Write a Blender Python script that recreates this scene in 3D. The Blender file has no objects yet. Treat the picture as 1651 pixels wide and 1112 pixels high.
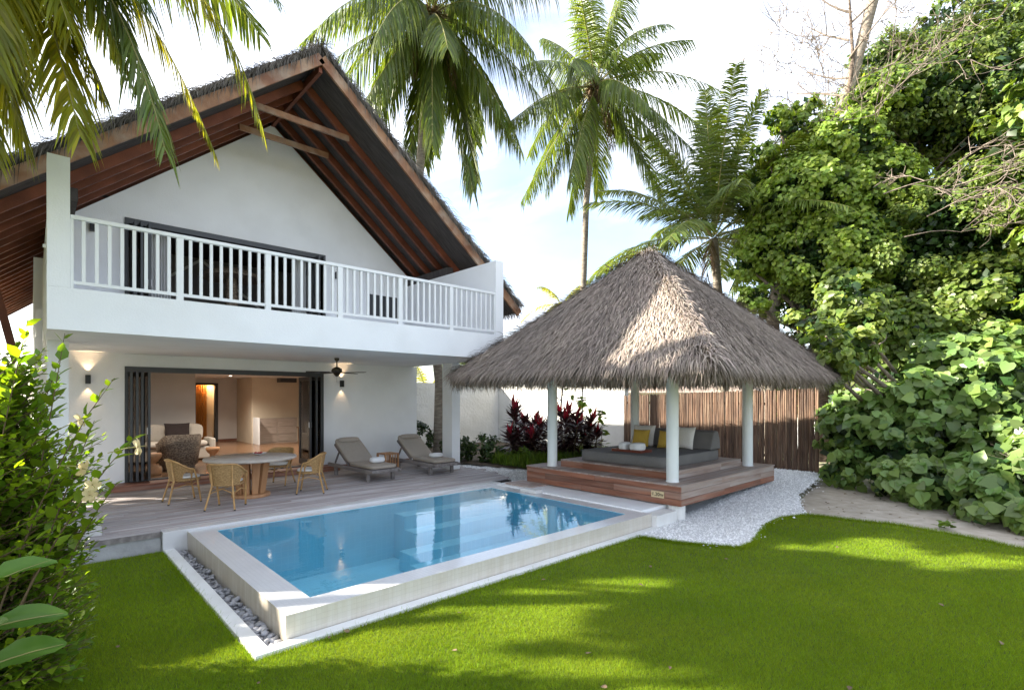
import bpy, bmesh, math, random
import numpy as np
from mathutils import Vector, Matrix, noise as mnoise
R=math.radians
random.seed(7); rng=np.random.default_rng(11)
scn=bpy.context.scene
COL=scn.collection
# ---------------- camera, sky, sun, exposure ----------------
EYE=1.85
cd=bpy.data.cameras.new('camera'); cam=bpy.data.objects.new('camera',cd); COL.objects.link(cam)
cd.sensor_width=36; cd.sensor_fit='HORIZONTAL'; cd.lens=18.14; cd.shift_y=85/1651
cd.clip_start=.05; cd.clip_end=2000
cam.location=(0,0,EYE); cam.rotation_euler=(R(90),0,-math.atan2(.6811,.7322))
scn.camera=cam
SUN_EL=29.0; SUN_AZ=math.atan2(-1,.95)      # direction towards the sun, clockwise from +Y
tosun=Vector((math.sin(SUN_AZ)*math.cos(R(SUN_EL)),math.cos(SUN_AZ)*math.cos(R(SUN_EL)),math.sin(R(SUN_EL))))
w=bpy.data.worlds.new('World'); scn.world=w; w.use_nodes=True
nt=w.node_tree; nt.nodes.clear()
def nn(t,**k):
    n=nt.nodes.new(t)
    for a,b in k.items(): setattr(n,a,b)
    return n
out=nn('ShaderNodeOutputWorld'); bg=nn('ShaderNodeBackground'); bg.inputs[1].default_value=0.12
sky=nn('ShaderNodeTexSky',sky_type='NISHITA'); sky.sun_disc=False; sky.sun_elevation=R(SUN_EL); sky.sun_rotation=SUN_AZ%(2*math.pi)
sky.air_density=1.0; sky.dust_density=1.5
tc=nn('ShaderNodeTexCoord'); mp=nn('ShaderNodeMapping'); mp.inputs['Scale'].default_value=(1.3,1.3,3.0); mp.inputs['Location'].default_value=(.35,.1,.2)
nz=nn('ShaderNodeTexNoise'); nz.inputs['Scale'].default_value=1.7; nz.inputs['Detail'].default_value=9; nz.inputs['Roughness'].default_value=.55; nz.inputs['Distortion'].default_value=.25
rp=nn('ShaderNodeValToRGB'); rp.color_ramp.elements[0].position=.40; rp.color_ramp.elements[1].position=.60
rp.color_ramp.elements[0].color=(.15,.15,.15,1); rp.color_ramp.elements[1].color=(1,1,1,1)
nz2=nn('ShaderNodeTexNoise'); nz2.inputs['Scale'].default_value=1.9; nz2.inputs['Detail'].default_value=8
rp2=nn('ShaderNodeValToRGB'); rp2.color_ramp.elements[0].position=.34; rp2.color_ramp.elements[1].position=.74
rp2.color_ramp.elements[0].color=(1.9,2.05,2.45,1); rp2.color_ramp.elements[1].color=(7.3,7.5,8.0,1)
mx=nn('ShaderNodeMixRGB')
L=nt.links.new
L(tc.outputs['Generated'],mp.inputs[0]); L(mp.outputs[0],nz.inputs['Vector']); L(mp.outputs[0],nz2.inputs['Vector'])
L(nz.outputs['Fac'],rp.inputs[0]); L(nz2.outputs['Fac'],rp2.inputs[0])
L(rp.outputs[0],mx.inputs[0]); L(sky.outputs[0],mx.inputs[1]); L(rp2.outputs[0],mx.inputs[2])
L(mx.outputs[0],bg.inputs[0]); L(bg.outputs[0],out.inputs[0])
sd=bpy.data.lights.new('sun','SUN'); sd.energy=5.0; sd.angle=R(.6); sd.color=(1,.93,.80)
so=bpy.data.objects.new('sun',sd); COL.objects.link(so); so.rotation_euler=(-tosun).to_track_quat('-Z','Y').to_euler(); so.location=(-20,20,20)
vs=scn.view_settings; vs.view_transform='Standard'; vs.look='None'; vs.gamma=1; vs.use_curve_mapping=False; vs.exposure=2.03
scn.render.engine='CYCLES'
scn.cycles.max_bounces=10; scn.cycles.transparent_max_bounces=16; scn.cycles.diffuse_bounces=5
scn.cycles.sample_clamp_indirect=8

# ---------------- helpers ----------------
def tag(o,label=None,cat=None,group=None,kind=None):
    if label: o['label']=label
    if cat: o['category']=cat
    if group: o['group']=group
    if kind: o['kind']=kind
    return o
def empty(name,loc=(0,0,0),rz=0,label=None,cat=None,group=None):
    o=bpy.data.objects.new(name,None); COL.objects.link(o); o.location=loc; o.rotation_euler=(0,0,rz); o.empty_display_size=.1
    return tag(o,label,cat,group)
def link(name,me,parent=None,loc=None,rot=None):
    o=bpy.data.objects.new(name,me); COL.objects.link(o)
    if parent: o.parent=parent
    if loc is not None: o.location=loc
    if rot is not None: o.rotation_euler=rot
    return o
def copy_tree(o,parent=None):
    c=o.copy(); COL.objects.link(c)
    if parent: c.parent=parent
    for ch in o.children: copy_tree(ch,c)
    return c
def np_mesh(name,V,F,mat,smooth=False):
    V=np.asarray(V,dtype=np.float32).reshape(-1,3); F=np.asarray(F,dtype=np.int32); k=F.shape[1]
    me=bpy.data.meshes.new(name); me.vertices.add(len(V)); me.vertices.foreach_set('co',V.ravel())
    me.loops.add(F.size); me.loops.foreach_set('vertex_index',F.ravel())
    me.polygons.add(len(F)); me.polygons.foreach_set('loop_start',np.arange(len(F),dtype=np.int32)*k)
    try: me.polygons.foreach_set('loop_total',np.full(len(F),k,dtype=np.int32))
    except Exception: pass
    if smooth: me.polygons.foreach_set('use_smooth',np.ones(len(F),dtype=bool))
    me.update(calc_edges=True); me.materials.append(mat)
    return me
class MB:
    def __init__(s): s.v=[]; s.f=[]; s.sm=[]
    def add(s,v,f,smooth=False):
        n=len(s.v); s.v+= [tuple(p) for p in v]; s.f+=[tuple(i+n for i in q) for q in f]; s.sm+=[smooth]*len(f); return s
    def box(s,x0,y0,z0,x1,y1,z1):
        v=[(x0,y0,z0),(x1,y0,z0),(x1,y1,z0),(x0,y1,z0),(x0,y0,z1),(x1,y0,z1),(x1,y1,z1),(x0,y1,z1)]
        return s.add(v,[(0,3,2,1),(4,5,6,7),(0,1,5,4),(1,2,6,5),(2,3,7,6),(3,0,4,7)])
    def beam(s,p,q,w,h,up=(0,0,1)):
        p=Vector(p);q=Vector(q);d=(q-p).normalized();u=Vector(up)
        sd_=d.cross(u); 
        if sd_.length<1e-4: sd_=d.cross(Vector((1,0,0)))
        sd_.normalize(); u=sd_.cross(d).normalized()
        a=sd_*w/2;b=u*h/2
        v=[p-a-b,p+a-b,p+a+b,p-a+b,q-a-b,q+a-b,q+a+b,q-a+b]
        return s.add(v,[(0,1,2,3),(7,6,5,4),(0,4,5,1),(1,5,6,2),(2,6,7,3),(3,7,4,0)])
    def tube(s,pts,rad,n=8,cap=True):
        pts=[Vector(p) for p in pts]
        if not hasattr(rad,'__len__'): rad=[rad]*len(pts)
        v=[];f=[];prev=None
        for i,p in enumerate(pts):
            t=(pts[min(i+1,len(pts)-1)]-pts[max(i-1,0)]).normalized()
            if prev is None:
                a=t.cross(Vector((0,0,1)))
                if a.length<.05: a=t.cross(Vector((1,0,0)))
            else: a=prev-t*prev.dot(t)
            a.normalize(); prev=a; b=t.cross(a)
            for k in range(n):
                th=2*math.pi*k/n; v.append(p+(a*math.cos(th)+b*math.sin(th))*rad[i])
        for i in range(len(pts)-1):
            for k in range(n):
                k2=(k+1)%n; f.append((i*n+k,i*n+k2,(i+1)*n+k2,(i+1)*n+k))
        s.add(v,f,True)
        if cap: s.add([v[k] for k in range(n)],[tuple(range(n))[::-1]]); s.add([v[(len(pts)-1)*n+k] for k in range(n)],[tuple(range(n))])
        return s
    def lathe(s,prof,c=(0,0,0),n=24,smooth=True):
        v=[];f=[]
        for r,z in prof:
            for k in range(n):
                th=2*math.pi*k/n; v.append((c[0]+r*math.cos(th),c[1]+r*math.sin(th),c[2]+z))
        for i in range(len(prof)-1):
            for k in range(n):
                k2=(k+1)%n; f.append((i*n+k,i*n+k2,(i+1)*n+k2,(i+1)*n+k))
        s.add(v,f,smooth)
        if prof[0][0]>1e-4: s.add([v[k] for k in range(n)],[tuple(range(n))[::-1]])
        if prof[-1][0]>1e-4: s.add([v[(len(prof)-1)*n+k] for k in range(n)],[tuple(range(n))])
        return s
    def poly(s,pts,z): return s.add([(x,y,z) for x,y in pts],[tuple(range(len(pts)))])
    def mesh(s,name,mat):
        me=bpy.data.meshes.new(name); me.from_pydata([tuple(p) for p in s.v],[],s.f)
        me.polygons.foreach_set('use_smooth',s.sm); me.materials.append(mat); me.update(); return me
    def build(s,name,mat,parent=None,loc=None,rot=None,bev=0):
        o=link(name,s.mesh(name,mat),parent,loc,rot)
        if bev:
            m=o.modifiers.new('bevel','BEVEL'); m.width=bev; m.segments=2; m.limit_method='ANGLE'; m.angle_limit=R(40)
        return o
def softbox(w,d,h,r=.05,n=10,puff=.0,exp=4):
    """rounded cushion block centred on x,y with base z=0"""
    v=[];f=[];m=n*2
    for i in range(n+1):
        ph=-math.pi/2+math.pi*i/n
        for k in range(m*2):
            th=2*math.pi*k/(m*2)
            cx=math.copysign(abs(math.cos(ph))**(2/exp),1)
            x=math.copysign(abs(math.cos(th))**(2/exp),math.cos(th))*cx; y=math.copysign(abs(math.sin(th))**(2/exp),math.sin(th))*cx
            z=math.copysign(abs(math.sin(ph))**(2/exp),math.sin(ph))
            pz=z*(1+puff*(1-x*x)*(1-y*y))
            v.append((x*w/2,y*d/2,h/2+pz*h/2))
    M=m*2
    for i in range(n):
        for k in range(M):
            k2=(k+1)%M; f.append((i*M+k,i*M+k2,(i+1)*M+k2,(i+1)*M+k))
    return v,f
def pillow(w,h,t,n=14):
    """scatter pillow standing in xz plane, thickness along y, base z=0"""
    v=[];f=[]
    for s in (-1,1):
        o=len(v)
        for i in range(n+1):
            for j in range(n+1):
                u=-1+2*i/n; q=-1+2*j/n
                th=(max(0,(1-abs(u)**2.6))*max(0,(1-abs(q)**2.6)))**.5
                pin=1-.07*(1-abs(q)**2)*abs(u)**2; pin2=1-.07*(1-abs(u)**2)*abs(q)**2
                wr=.006*math.sin(u*7+q*5+s)*th
                v.append((u*w/2*pin,s*(t/2*th)+wr,h/2+q*h/2*pin2))
        for i in range(n):
            for j in range(n):
                a=o+i*(n+1)+j; q4=(a,a+n+1,a+n+2,a+1); f.append(q4 if s<0 else q4[::-1])
    return v,f
# ---------------- materials ----------------
def mat(name,c1,c2=None,scale=4,detail=5,rough=.6,bump=0,bscale=30,spec=.4,stretch=(1,1,1),rnd=0,island=0,trans=0,tcol=None,metal=0,lo=.35,hi=.65,c3=None,s3=.8,amt3=.5,coat=0,offs=True,rvar=0):
    m=bpy.data.materials.new(name); m.use_nodes=True; t=m.node_tree; t.nodes.clear(); l=t.links.new
    def N(ty,**k):
        n=t.nodes.new(ty)
        for a,b in k.items(): setattr(n,a,b)
        return n
    o=N('ShaderNodeOutputMaterial'); p=N('ShaderNodeBsdfPrincipled')
    p.inputs['Roughness'].default_value=rough; p.inputs['Specular IOR Level'].default_value=spec; p.inputs['Metallic'].default_value=metal
    if coat: p.inputs['Coat Weight'].default_value=coat
    tcx=N('ShaderNodeTexCoord'); mp_=N('ShaderNodeMapping'); mp_.inputs['Scale'].default_value=stretch
    oi=N('ShaderNodeObjectInfo')
    if offs:
        va=N('ShaderNodeVectorMath',operation='SCALE'); va.inputs[0].default_value=(37,53,71); l(oi.outputs['Random'],va.inputs['Scale'])
        vb=N('ShaderNodeVectorMath',operation='ADD'); l(tcx.outputs['Object'],vb.inputs[0]); l(va.outputs[0],vb.inputs[1]); l(vb.outputs[0],mp_.inputs[0])
    else: l(tcx.outputs['Object'],mp_.inputs[0])
    col=None
    if c2 is not None:
        z=N('ShaderNodeTexNoise'); z.inputs['Scale'].default_value=scale; z.inputs['Detail'].default_value=detail; l(mp_.outputs[0],z.inputs['Vector'])
        r=N('ShaderNodeValToRGB'); r.color_ramp.elements[0].position=lo; r.color_ramp.elements[1].position=hi
        r.color_ramp.elements[0].color=(*c1,1); r.color_ramp.elements[1].color=(*c2,1); l(z.outputs['Fac'],r.inputs[0]); col=r.outputs[0]
        if rvar:
            mr=N('ShaderNodeMapRange'); mr.inputs['To Min'].default_value=max(.02,rough-rvar); mr.inputs['To Max'].default_value=min(1,rough+rvar); l(z.outputs['Fac'],mr.inputs['Value']); l(mr.outputs[0],p.inputs['Roughness'])
    else:
        g=N('ShaderNodeRGB'); g.outputs[0].default_value=(*c1,1); col=g.outputs[0]
    if c3 is not None:
        z3=N('ShaderNodeTexNoise'); z3.inputs['Scale'].default_value=s3; z3.inputs['Detail'].default_value=6; l(mp_.outputs[0],z3.inputs['Vector'])
        r3=N('ShaderNodeValToRGB'); r3.color_ramp.elements[0].position=.45; r3.color_ramp.elements[1].position=.7
        r3.color_ramp.elements[0].color=(0,0,0,1); r3.color_ramp.elements[1].color=(amt3,amt3,amt3,1); l(z3.outputs['Fac'],r3.inputs[0])
        x3=N('ShaderNodeMixRGB'); x3.inputs[2].default_value=(*c3,1); l(r3.outputs[0],x3.inputs[0]); l(col,x3.inputs[1]); col=x3.outputs[0]
    if rnd or island:
        h=N('ShaderNodeHueSaturation'); l(col,h.inputs['Color']); src=None
        a=N('ShaderNodeMath',operation='MULTIPLY_ADD')
        if island:
            ge=N('ShaderNodeNewGeometry'); l(ge.outputs['Random Per Island'],a.inputs[0]); a.inputs[1].default_value=2*island; a.inputs[2].default_value=1-island
            hm=N('ShaderNodeMath',operation='MULTIPLY_ADD'); ml=N('ShaderNodeMath',operation='FRACT'); m7=N('ShaderNodeMath',operation='MULTIPLY'); m7.inputs[1].default_value=7.31
            l(ge.outputs['Random Per Island'],m7.inputs[0]); l(m7.outputs[0],ml.inputs[0]); l(ml.outputs[0],hm.inputs[0]); hm.inputs[1].default_value=.05*min(1,island*2); hm.inputs[2].default_value=.5-.025*min(1,island*2); l(hm.outputs[0],h.inputs['Hue'])
            src=a.outputs[0]
            if rnd:
                b=N('ShaderNodeMath',operation='MULTIPLY_ADD'); l(oi.outputs['Random'],b.inputs[0]); b.inputs[1].default_value=2*rnd; b.inputs[2].default_value=1-rnd
                c=N('ShaderNodeMath',operation='MULTIPLY'); l(a.outputs[0],c.inputs[0]); l(b.outputs[0],c.inputs[1]); src=c.outputs[0]
        else:
            l(oi.outputs['Random'],a.inputs[0]); a.inputs[1].default_value=2*rnd; a.inputs[2].default_value=1-rnd; src=a.outputs[0]
        l(src,h.inputs['Value']); col=h.outputs[0]
    l(col,p.inputs['Base Color'])
    if bump:
        zb=N('ShaderNodeTexNoise'); zb.inputs['Scale'].default_value=bscale; zb.inputs['Detail'].default_value=4; l(mp_.outputs[0],zb.inputs['Vector'])
        bb=N('ShaderNodeBump'); bb.inputs['Strength'].default_value=bump; bb.inputs['Distance'].default_value=.02; l(zb.outputs['Fac'],bb.inputs['Height']); l(bb.outputs[0],p.inputs['Normal'])
    if trans:
        tr=N('ShaderNodeBsdfTranslucent'); ms=N('ShaderNodeMixShader'); ms.inputs[0].default_value=trans
        if tcol: 
            mm=N('ShaderNodeMixRGB',blend_type='MULTIPLY'); mm.inputs[0].default_value=1; mm.inputs[2].default_value=(*tcol,1); l(col,mm.inputs[1]); l(mm.outputs[0],tr.inputs[0])
        else: l(col,tr.inputs[0])
        l(p.outputs[0],ms.inputs[1]); l(tr.outputs[0],ms.inputs[2]); l(ms.outputs[0],o.inputs[0])
    else: l(p.outputs[0],o.inputs[0])
    return m
def tile_mat(name,ca,cb,mortar,axes,w=.05,rough=.3,ms=.006,streak=None,bias=0,var=.15):
    m=bpy.data.materials.new(name); m.use_nodes=True; t=m.node_tree; l=t.links.new; p=t.nodes['Principled BSDF']; p.inputs['Roughness'].default_value=rough
    def N(ty): return t.nodes.new(ty)
    tcx=N('ShaderNodeTexCoord'); sx=N('ShaderNodeSeparateXYZ'); cx=N('ShaderNodeCombineXYZ'); l(tcx.outputs['Object'],sx.inputs[0])
    l(sx.outputs[axes[0]],cx.inputs[0]); l(sx.outputs[axes[1]],cx.inputs[1])
    b=N('ShaderNodeTexBrick'); b.offset=0; b.inputs['Scale'].default_value=1; b.inputs['Brick Width'].default_value=w; b.inputs['Row Height'].default_value=w; b.inputs['Mortar Size'].default_value=ms
    b.inputs['Color1'].default_value=(*ca,1); b.inputs['Color2'].default_value=(*cb,1); b.inputs['Mortar'].default_value=(*mortar,1); l(cx.outputs[0],b.inputs['Vector'])
    col=b.outputs['Color']
    z=N('ShaderNodeTexNoise'); z.inputs['Scale'].default_value=1.5; z.inputs['Detail'].default_value=5
    mpp=N('ShaderNodeMapping'); l(cx.outputs[0],mpp.inputs[0]); l(mpp.outputs[0],z.inputs['Vector'])
    if streak: mpp.inputs['Scale'].default_value=(9,1.2,1)
    r=N('ShaderNodeMapRange'); r.inputs['From Min'].default_value=.3; r.inputs['From Max'].default_value=.7; r.inputs['To Min'].default_value=0; r.inputs['To Max'].default_value=1; l(z.outputs['Fac'],r.inputs['Value'])
    x=N('ShaderNodeMixRGB'); x.blend_type='MULTIPLY'; x.inputs[2].default_value=(*(streak or (1-var,1-var,1-var)),1); l(r.outputs[0],x.inputs[0]); l(col,x.inputs[1]); l(x.outputs[0],p.inputs['Base Color'])
    bb=N('ShaderNodeBump'); bb.inputs['Strength'].default_value=.3; bb.inputs['Distance'].default_value=.003; bb.invert=True; l(b.outputs['Fac'],bb.inputs['Height']); l(bb.outputs[0],p.inputs['Normal'])
    return m
def glassy(name,tint,ior,bump=0,scale=(1,1,1),bs=6,base=0.0,refl=(1,1,1)):
    m=bpy.data.materials.new(name); m.use_nodes=True; t=m.node_tree; t.nodes.clear(); l=t.links.new
    N=t.nodes.new; o=N('ShaderNodeOutputMaterial'); g=N('ShaderNodeBsdfGlossy'); g.inputs['Roughness'].default_value=0.0; g.inputs['Color'].default_value=(*refl,1)
    tr=N('ShaderNodeBsdfTransparent'); tr.inputs[0].default_value=(*tint,1); fr=N('ShaderNodeFresnel'); fr.inputs[0].default_value=ior; ms=N('ShaderNodeMixShader')
    if base:
        a=N('ShaderNodeMath'); a.operation='ADD'; a.inputs[1].default_value=base; a.use_clamp=True; l(fr.outputs[0],a.inputs[0]); l(a.outputs[0],ms.inputs[0])
    else: l(fr.outputs[0],ms.inputs[0])
    l(tr.outputs[0],ms.inputs[1]); l(g.outputs[0],ms.inputs[2]); l(ms.outputs[0],o.inputs[0])
    if bump:
        tcx=N('ShaderNodeTexCoord'); mp_=N('ShaderNodeMapping'); mp_.inputs['Scale'].default_value=scale; z=N('ShaderNodeTexNoise'); z.inputs['Scale'].default_value=bs; z.inputs['Detail'].default_value=3
        b=N('ShaderNodeBump'); b.inputs['Strength'].default_value=bump; b.inputs['Distance'].default_value=.01
        l(tcx.outputs['Object'],mp_.inputs[0]); l(mp_.outputs[0],z.inputs['Vector']); l(z.outputs['Fac'],b.inputs['Height']); l(b.outputs[0],g.inputs['Normal']); l(b.outputs[0],fr.inputs['Normal'])
    return m
m_plaster=mat('white_plaster',(.87,.88,.895),(.83,.84,.86),scale=1.1,rough=.75,bump=.16,bscale=45,offs=False,c3=(.72,.72,.72),s3=1.4,amt3=.35,detail=8)
m_paint=mat('white_paint',(.82,.83,.84),(.78,.79,.80),scale=6,rough=.45)
m_column=mat('column_paint',(.76,.80,.80),(.80,.83,.83),scale=2,rough=.5)
m_stucco=mat('rough_stucco',(.74,.73,.70),(.64,.63,.59),scale=1.2,rough=.85,bump=1.0,bscale=11,offs=False,c3=(.52,.51,.46),s3=.5,amt3=.35)
m_rafter=mat('red_brown_timber',(.20,.060,.028),(.12,.034,.016),scale=2.5,rough=.55,bump=.15,bscale=40,stretch=(1,.25,1),rnd=.18)
m_barge=mat('barge_timber',(.36,.19,.10),(.20,.085,.042),scale=2.2,rough=.6,bump=.2,bscale=50,c3=(.42,.35,.28),s3=3,amt3=.6)
m_soffit=mat('woven_underlay',(.085,.073,.070),(.05,.042,.040),scale=3,rough=.85,bump=.5,bscale=14,stretch=(1,7,1),offs=False)
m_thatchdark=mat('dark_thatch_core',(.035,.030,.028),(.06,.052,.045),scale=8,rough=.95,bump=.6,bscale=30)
m_thatch=mat('weathered_thatch',(.335,.275,.228),(.235,.19,.158),scale=1.0,rough=.85,island=.38,offs=False,c3=(.33,.285,.25),s3=.5,amt3=.5,spec=.25)
m_thatch_old=mat('grey_palm_thatch',(.17,.15,.125),(.09,.08,.07),scale=2,rough=.9,island=.45,offs=False)
m_alu=mat('charcoal_frame',(.030,.032,.036),(.038,.04,.045),rough=.4,spec=.5)
m_deck=mat('weathered_deck_board',(.50,.47,.475),(.36,.325,.325),scale=2.2,detail=8,rough=.7,bump=.35,bscale=22,stretch=(.55,7,1),rnd=.14,c3=(.25,.17,.14),s3=.55,amt3=.55)
m_deck2=mat('deck_board_brown',(.37,.32,.30),(.27,.215,.19),scale=2.2,detail=8,rough=.65,bump=.35,bscale=22,stretch=(.55,7,1),rnd=.16,c3=(.46,.42,.41),s3=.7,amt3=.6)
m_dark=mat('dark_underside',(.02,.018,.016),rough=.9)
m_redwood=mat('reddish_hardwood',(.30,.125,.075),(.19,.075,.045),scale=2.0,detail=8,rough=.5,bump=.25,bscale=18,stretch=(.8,.6,9),rnd=.25,c3=(.27,.20,.165),s3=1.1,amt3=.75)
m_topwood=mat('weathered_top_board',(.40,.32,.28),(.30,.21,.17),scale=2.0,detail=8,rough=.6,bump=.3,bscale=18,stretch=(.6,6,6),rnd=.15,c3=(.47,.42,.40),s3=1.1,amt3=.7)
m_bamboo=mat('brown_pole',(.15,.085,.052),(.075,.042,.028),scale=3.5,detail=6,rough=.55,bump=.35,bscale=30,stretch=(2,2,.6),rnd=.36,c3=(.22,.155,.105),s3=2.2,amt3=.7)
m_rattan=mat('honey_rattan',(.50,.30,.12),(.36,.20,.075),scale=10,rough=.5,bump=.2,bscale=60,rnd=.06)
m_weave=mat('rattan_weave',(.52,.33,.14),(.30,.17,.065),scale=38,detail=2,rough=.6,bump=.9,bscale=90,stretch=(1,1,2.2),offs=False)
m_wickergrey=mat('grey_brown_wicker',(.34,.27,.20),(.13,.095,.07),scale=26,detail=1,rough=.65,bump=1,bscale=50,stretch=(1,1,1.8),offs=False,lo=.4,hi=.6)
m_cushwhite=mat('off_white_cloth',(.74,.72,.69),(.68,.66,.63),scale=40,rough=.9,bump=.15,bscale=200)
m_towel=mat('white_towel',(.84,.84,.85),(.80,.80,.81),scale=30,rough=.95,bump=.5,bscale=160)
m_taupe=mat('taupe_fabric',(.40,.345,.29),(.345,.295,.245),scale=60,rough=.9,bump=.2,bscale=260)
m_greyfab=mat('grey_outdoor_fabric',(.185,.175,.17),(.155,.147,.143),scale=70,rough=.9,bump=.2,bscale=260,c3=(.21,.20,.195),s3=3,amt3=.5)
m_yellow=mat('mustard_fabric',(.62,.42,.08),(.55,.36,.06),scale=50,rough=.9,bump=.2,bscale=200)
m_greywood=mat('silver_grey_teak',(.27,.245,.235),(.165,.145,.14),scale=3,detail=8,rough=.75,bump=.4,bscale=30,stretch=(5,.7,5),rnd=.1)
m_teak=mat('warm_teak',(.50,.27,.13),(.38,.185,.085),scale=3,detail=6,rough=.5,bump=.15,bscale=30,stretch=(3,3,.6),rnd=.12)
m_stone=mat('pale_stone',(.52,.46,.40),(.42,.36,.31),scale=9,detail=7,rough=.4,bump=.08,bscale=60)
m_concrete=mat('pale_concrete',(.58,.57,.56),(.50,.49,.48),scale=3,detail=8,rough=.8,bump=.25,bscale=40,offs=False,c3=(.36,.34,.32),s3=1.6,amt3=.45)
m_conc2=mat('stained_concrete',(.40,.40,.41),(.26,.26,.26),scale=4,detail=8,rough=.85,bump=.3,bscale=40,offs=False)
m_white_curb=mat('white_curb',(.74,.74,.73),(.66,.65,.63),scale=3,detail=8,rough=.7,bump=.2,bscale=60,offs=False)
m_pebble=mat('grey_river_pebble',(.36,.36,.38),(.24,.24,.26),scale=12,rough=.6,rnd=.38,spec=.4)
m_gravel=mat('white_coral_gravel',(.80,.80,.80),(.90,.90,.89),scale=20,rough=.9,island=.28)
m_gravelbase=mat('gravel_bed',(.84,.84,.85),(.60,.60,.61),scale=55,detail=3,rough=.95,bump=1,bscale=60,offs=False)
m_sand=mat('sandy_soil',(.52,.46,.38),(.42,.36,.29),scale=5,detail=10,rough=.95,bump=.5,bscale=60,offs=False,c3=(.26,.21,.16),s3=4.5,amt3=.4)
m_soil=mat('dark_soil',(.06,.045,.03),(.10,.075,.05),scale=9,detail=8,rough=.95,bump=.6,bscale=30,offs=False)
m_ground=mat('far_ground',(.16,.17,.07),(.30,.27,.19),scale=.4,detail=8,rough=.95,offs=False)
m_lawnbase=mat('lawn_turf',(.075,.11,.008),(.10,.14,.012),scale=6,detail=8,rough=.95,bump=.8,bscale=90,offs=False)
m_grass=mat('grass_blade',(.155,.252,.012),(.210,.320,.018),scale=.9,detail=4,rough=.7,island=.32,trans=.38,tcol=(1.6,1.35,.5),offs=False,spec=.08,c3=(.24,.31,.025),s3=.55,amt3=.55)
m_floor=mat('brown_floor',(.20,.11,.06),(.15,.08,.04),scale=3,rough=.25,stretch=(.4,5,1),offs=False)
m_intwall=mat('interior_plaster',(.62,.59,.56),(.58,.55,.52),scale=2,rough=.8,offs=False)
m_intwarm=mat('interior_cream_wall',(.62,.54,.42),(.58,.50,.39),scale=2,rough=.8,offs=False)
m_black=mat('black_metal',(.012,.012,.013),rough=.4)
m_darkcloth=mat('dark_brown_cloth',(.035,.025,.024),rough=.9)
m_curtain=mat('orange_curtain',(.55,.28,.08),rough=.8,trans=.5)
m_sheer=mat('white_curtain',(.75,.75,.75),rough=.9,trans=.4)
m_bronze=mat('aged_bronze',(.10,.085,.055),(.06,.05,.035),scale=10,rough=.35,metal=.8)
m_trunk=mat('coconut_bark',(.30,.26,.21),(.17,.14,.11),scale=6,detail=6,rough=.9,bump=.8,bscale=18,stretch=(1,1,3.5),offs=False)
m_trunkdark=mat('dark_bark',(.12,.085,.06),(.06,.042,.03),scale=6,detail=6,rough=.9,bump=.9,bscale=14,stretch=(1,1,3),offs=False,c3=(.25,.20,.16),s3=7,amt3=.6)
m_branch=mat('grey_branch',(.26,.21,.17),(.14,.11,.09),scale=8,rough=.9,bump=.4,bscale=30)
m_stem=mat('brown_stem',(.12,.08,.045),(.09,.06,.03),rough=.8)
def leafm(name,a,b,tr=.35,tc_=(1.6,1.5,.6),isl=.35,rough=.42,spec=.45,rnd=.12): return mat(name,a,b,scale=1.3,rough=rough,island=isl,trans=tr,tcol=tc_,offs=False,spec=spec,rnd=rnd)
m_frond=leafm('palm_leaflet',(.13,.175,.032),(.085,.13,.024),tr=.45,rough=.38,spec=.5)
m_frondy=leafm('palm_leaflet_yellow',(.24,.255,.028),(.17,.195,.022),tr=.60,tc_=(2.1,1.8,.5))
m_rachis=mat('frond_midrib',(.20,.20,.06),(.28,.24,.09),rough=.5)
m_deadfrond=mat('dry_palm_fibre',(.22,.15,.085),(.12,.08,.045),scale=6,rough=.9,island=.3)
m_hib=leafm('sea_hibiscus_leaf',(.190,.250,.052),(.120,.180,.036),tr=.44,tc_=(1.7,1.7,.55),isl=.4)
m_hibyel=leafm('bright_young_leaf',(.235,.315,.050),(.165,.245,.040),tr=.47,tc_=(1.6,1.6,.5),isl=.3)
m_hibshade=leafm('shaded_inner_leaf',(.035,.075,.018),(.022,.050,.014),tr=.25,isl=.45)  # dark leaf colour stands in for shade deep inside the crowns
m_bigleaf=leafm('heart_leaf',(.185,.275,.070),(.125,.205,.050),tr=.36,tc_=(1.5,1.6,.6),isl=.35,rough=.38,spec=.5)
m_bushleaf=leafm('garden_hibiscus_leaf',(.165,.265,.020),(.105,.19,.016),tr=.48,tc_=(2.1,1.9,.45),isl=.38,rnd=.2)
m_shrub=leafm('dark_shrub_leaf',(.030,.060,.014),(.05,.09,.018),tr=.25)
m_lime=leafm('lime_leaf',(.13,.21,.02),(.09,.16,.02),tr=.4)
m_cordred=leafm('crimson_leaf',(.30,.014,.032),(.18,.012,.025),tr=.35,tc_=(1.5,.8,.8),isl=.2)
m_corddark=leafm('maroon_leaf',(.060,.018,.020),(.035,.022,.018),tr=.2,tc_=(1.4,.8,.8))
m_petal=mat('cream_petal',(.80,.66,.40),(.76,.58,.30),scale=8,rough=.6,trans=.4)
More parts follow.
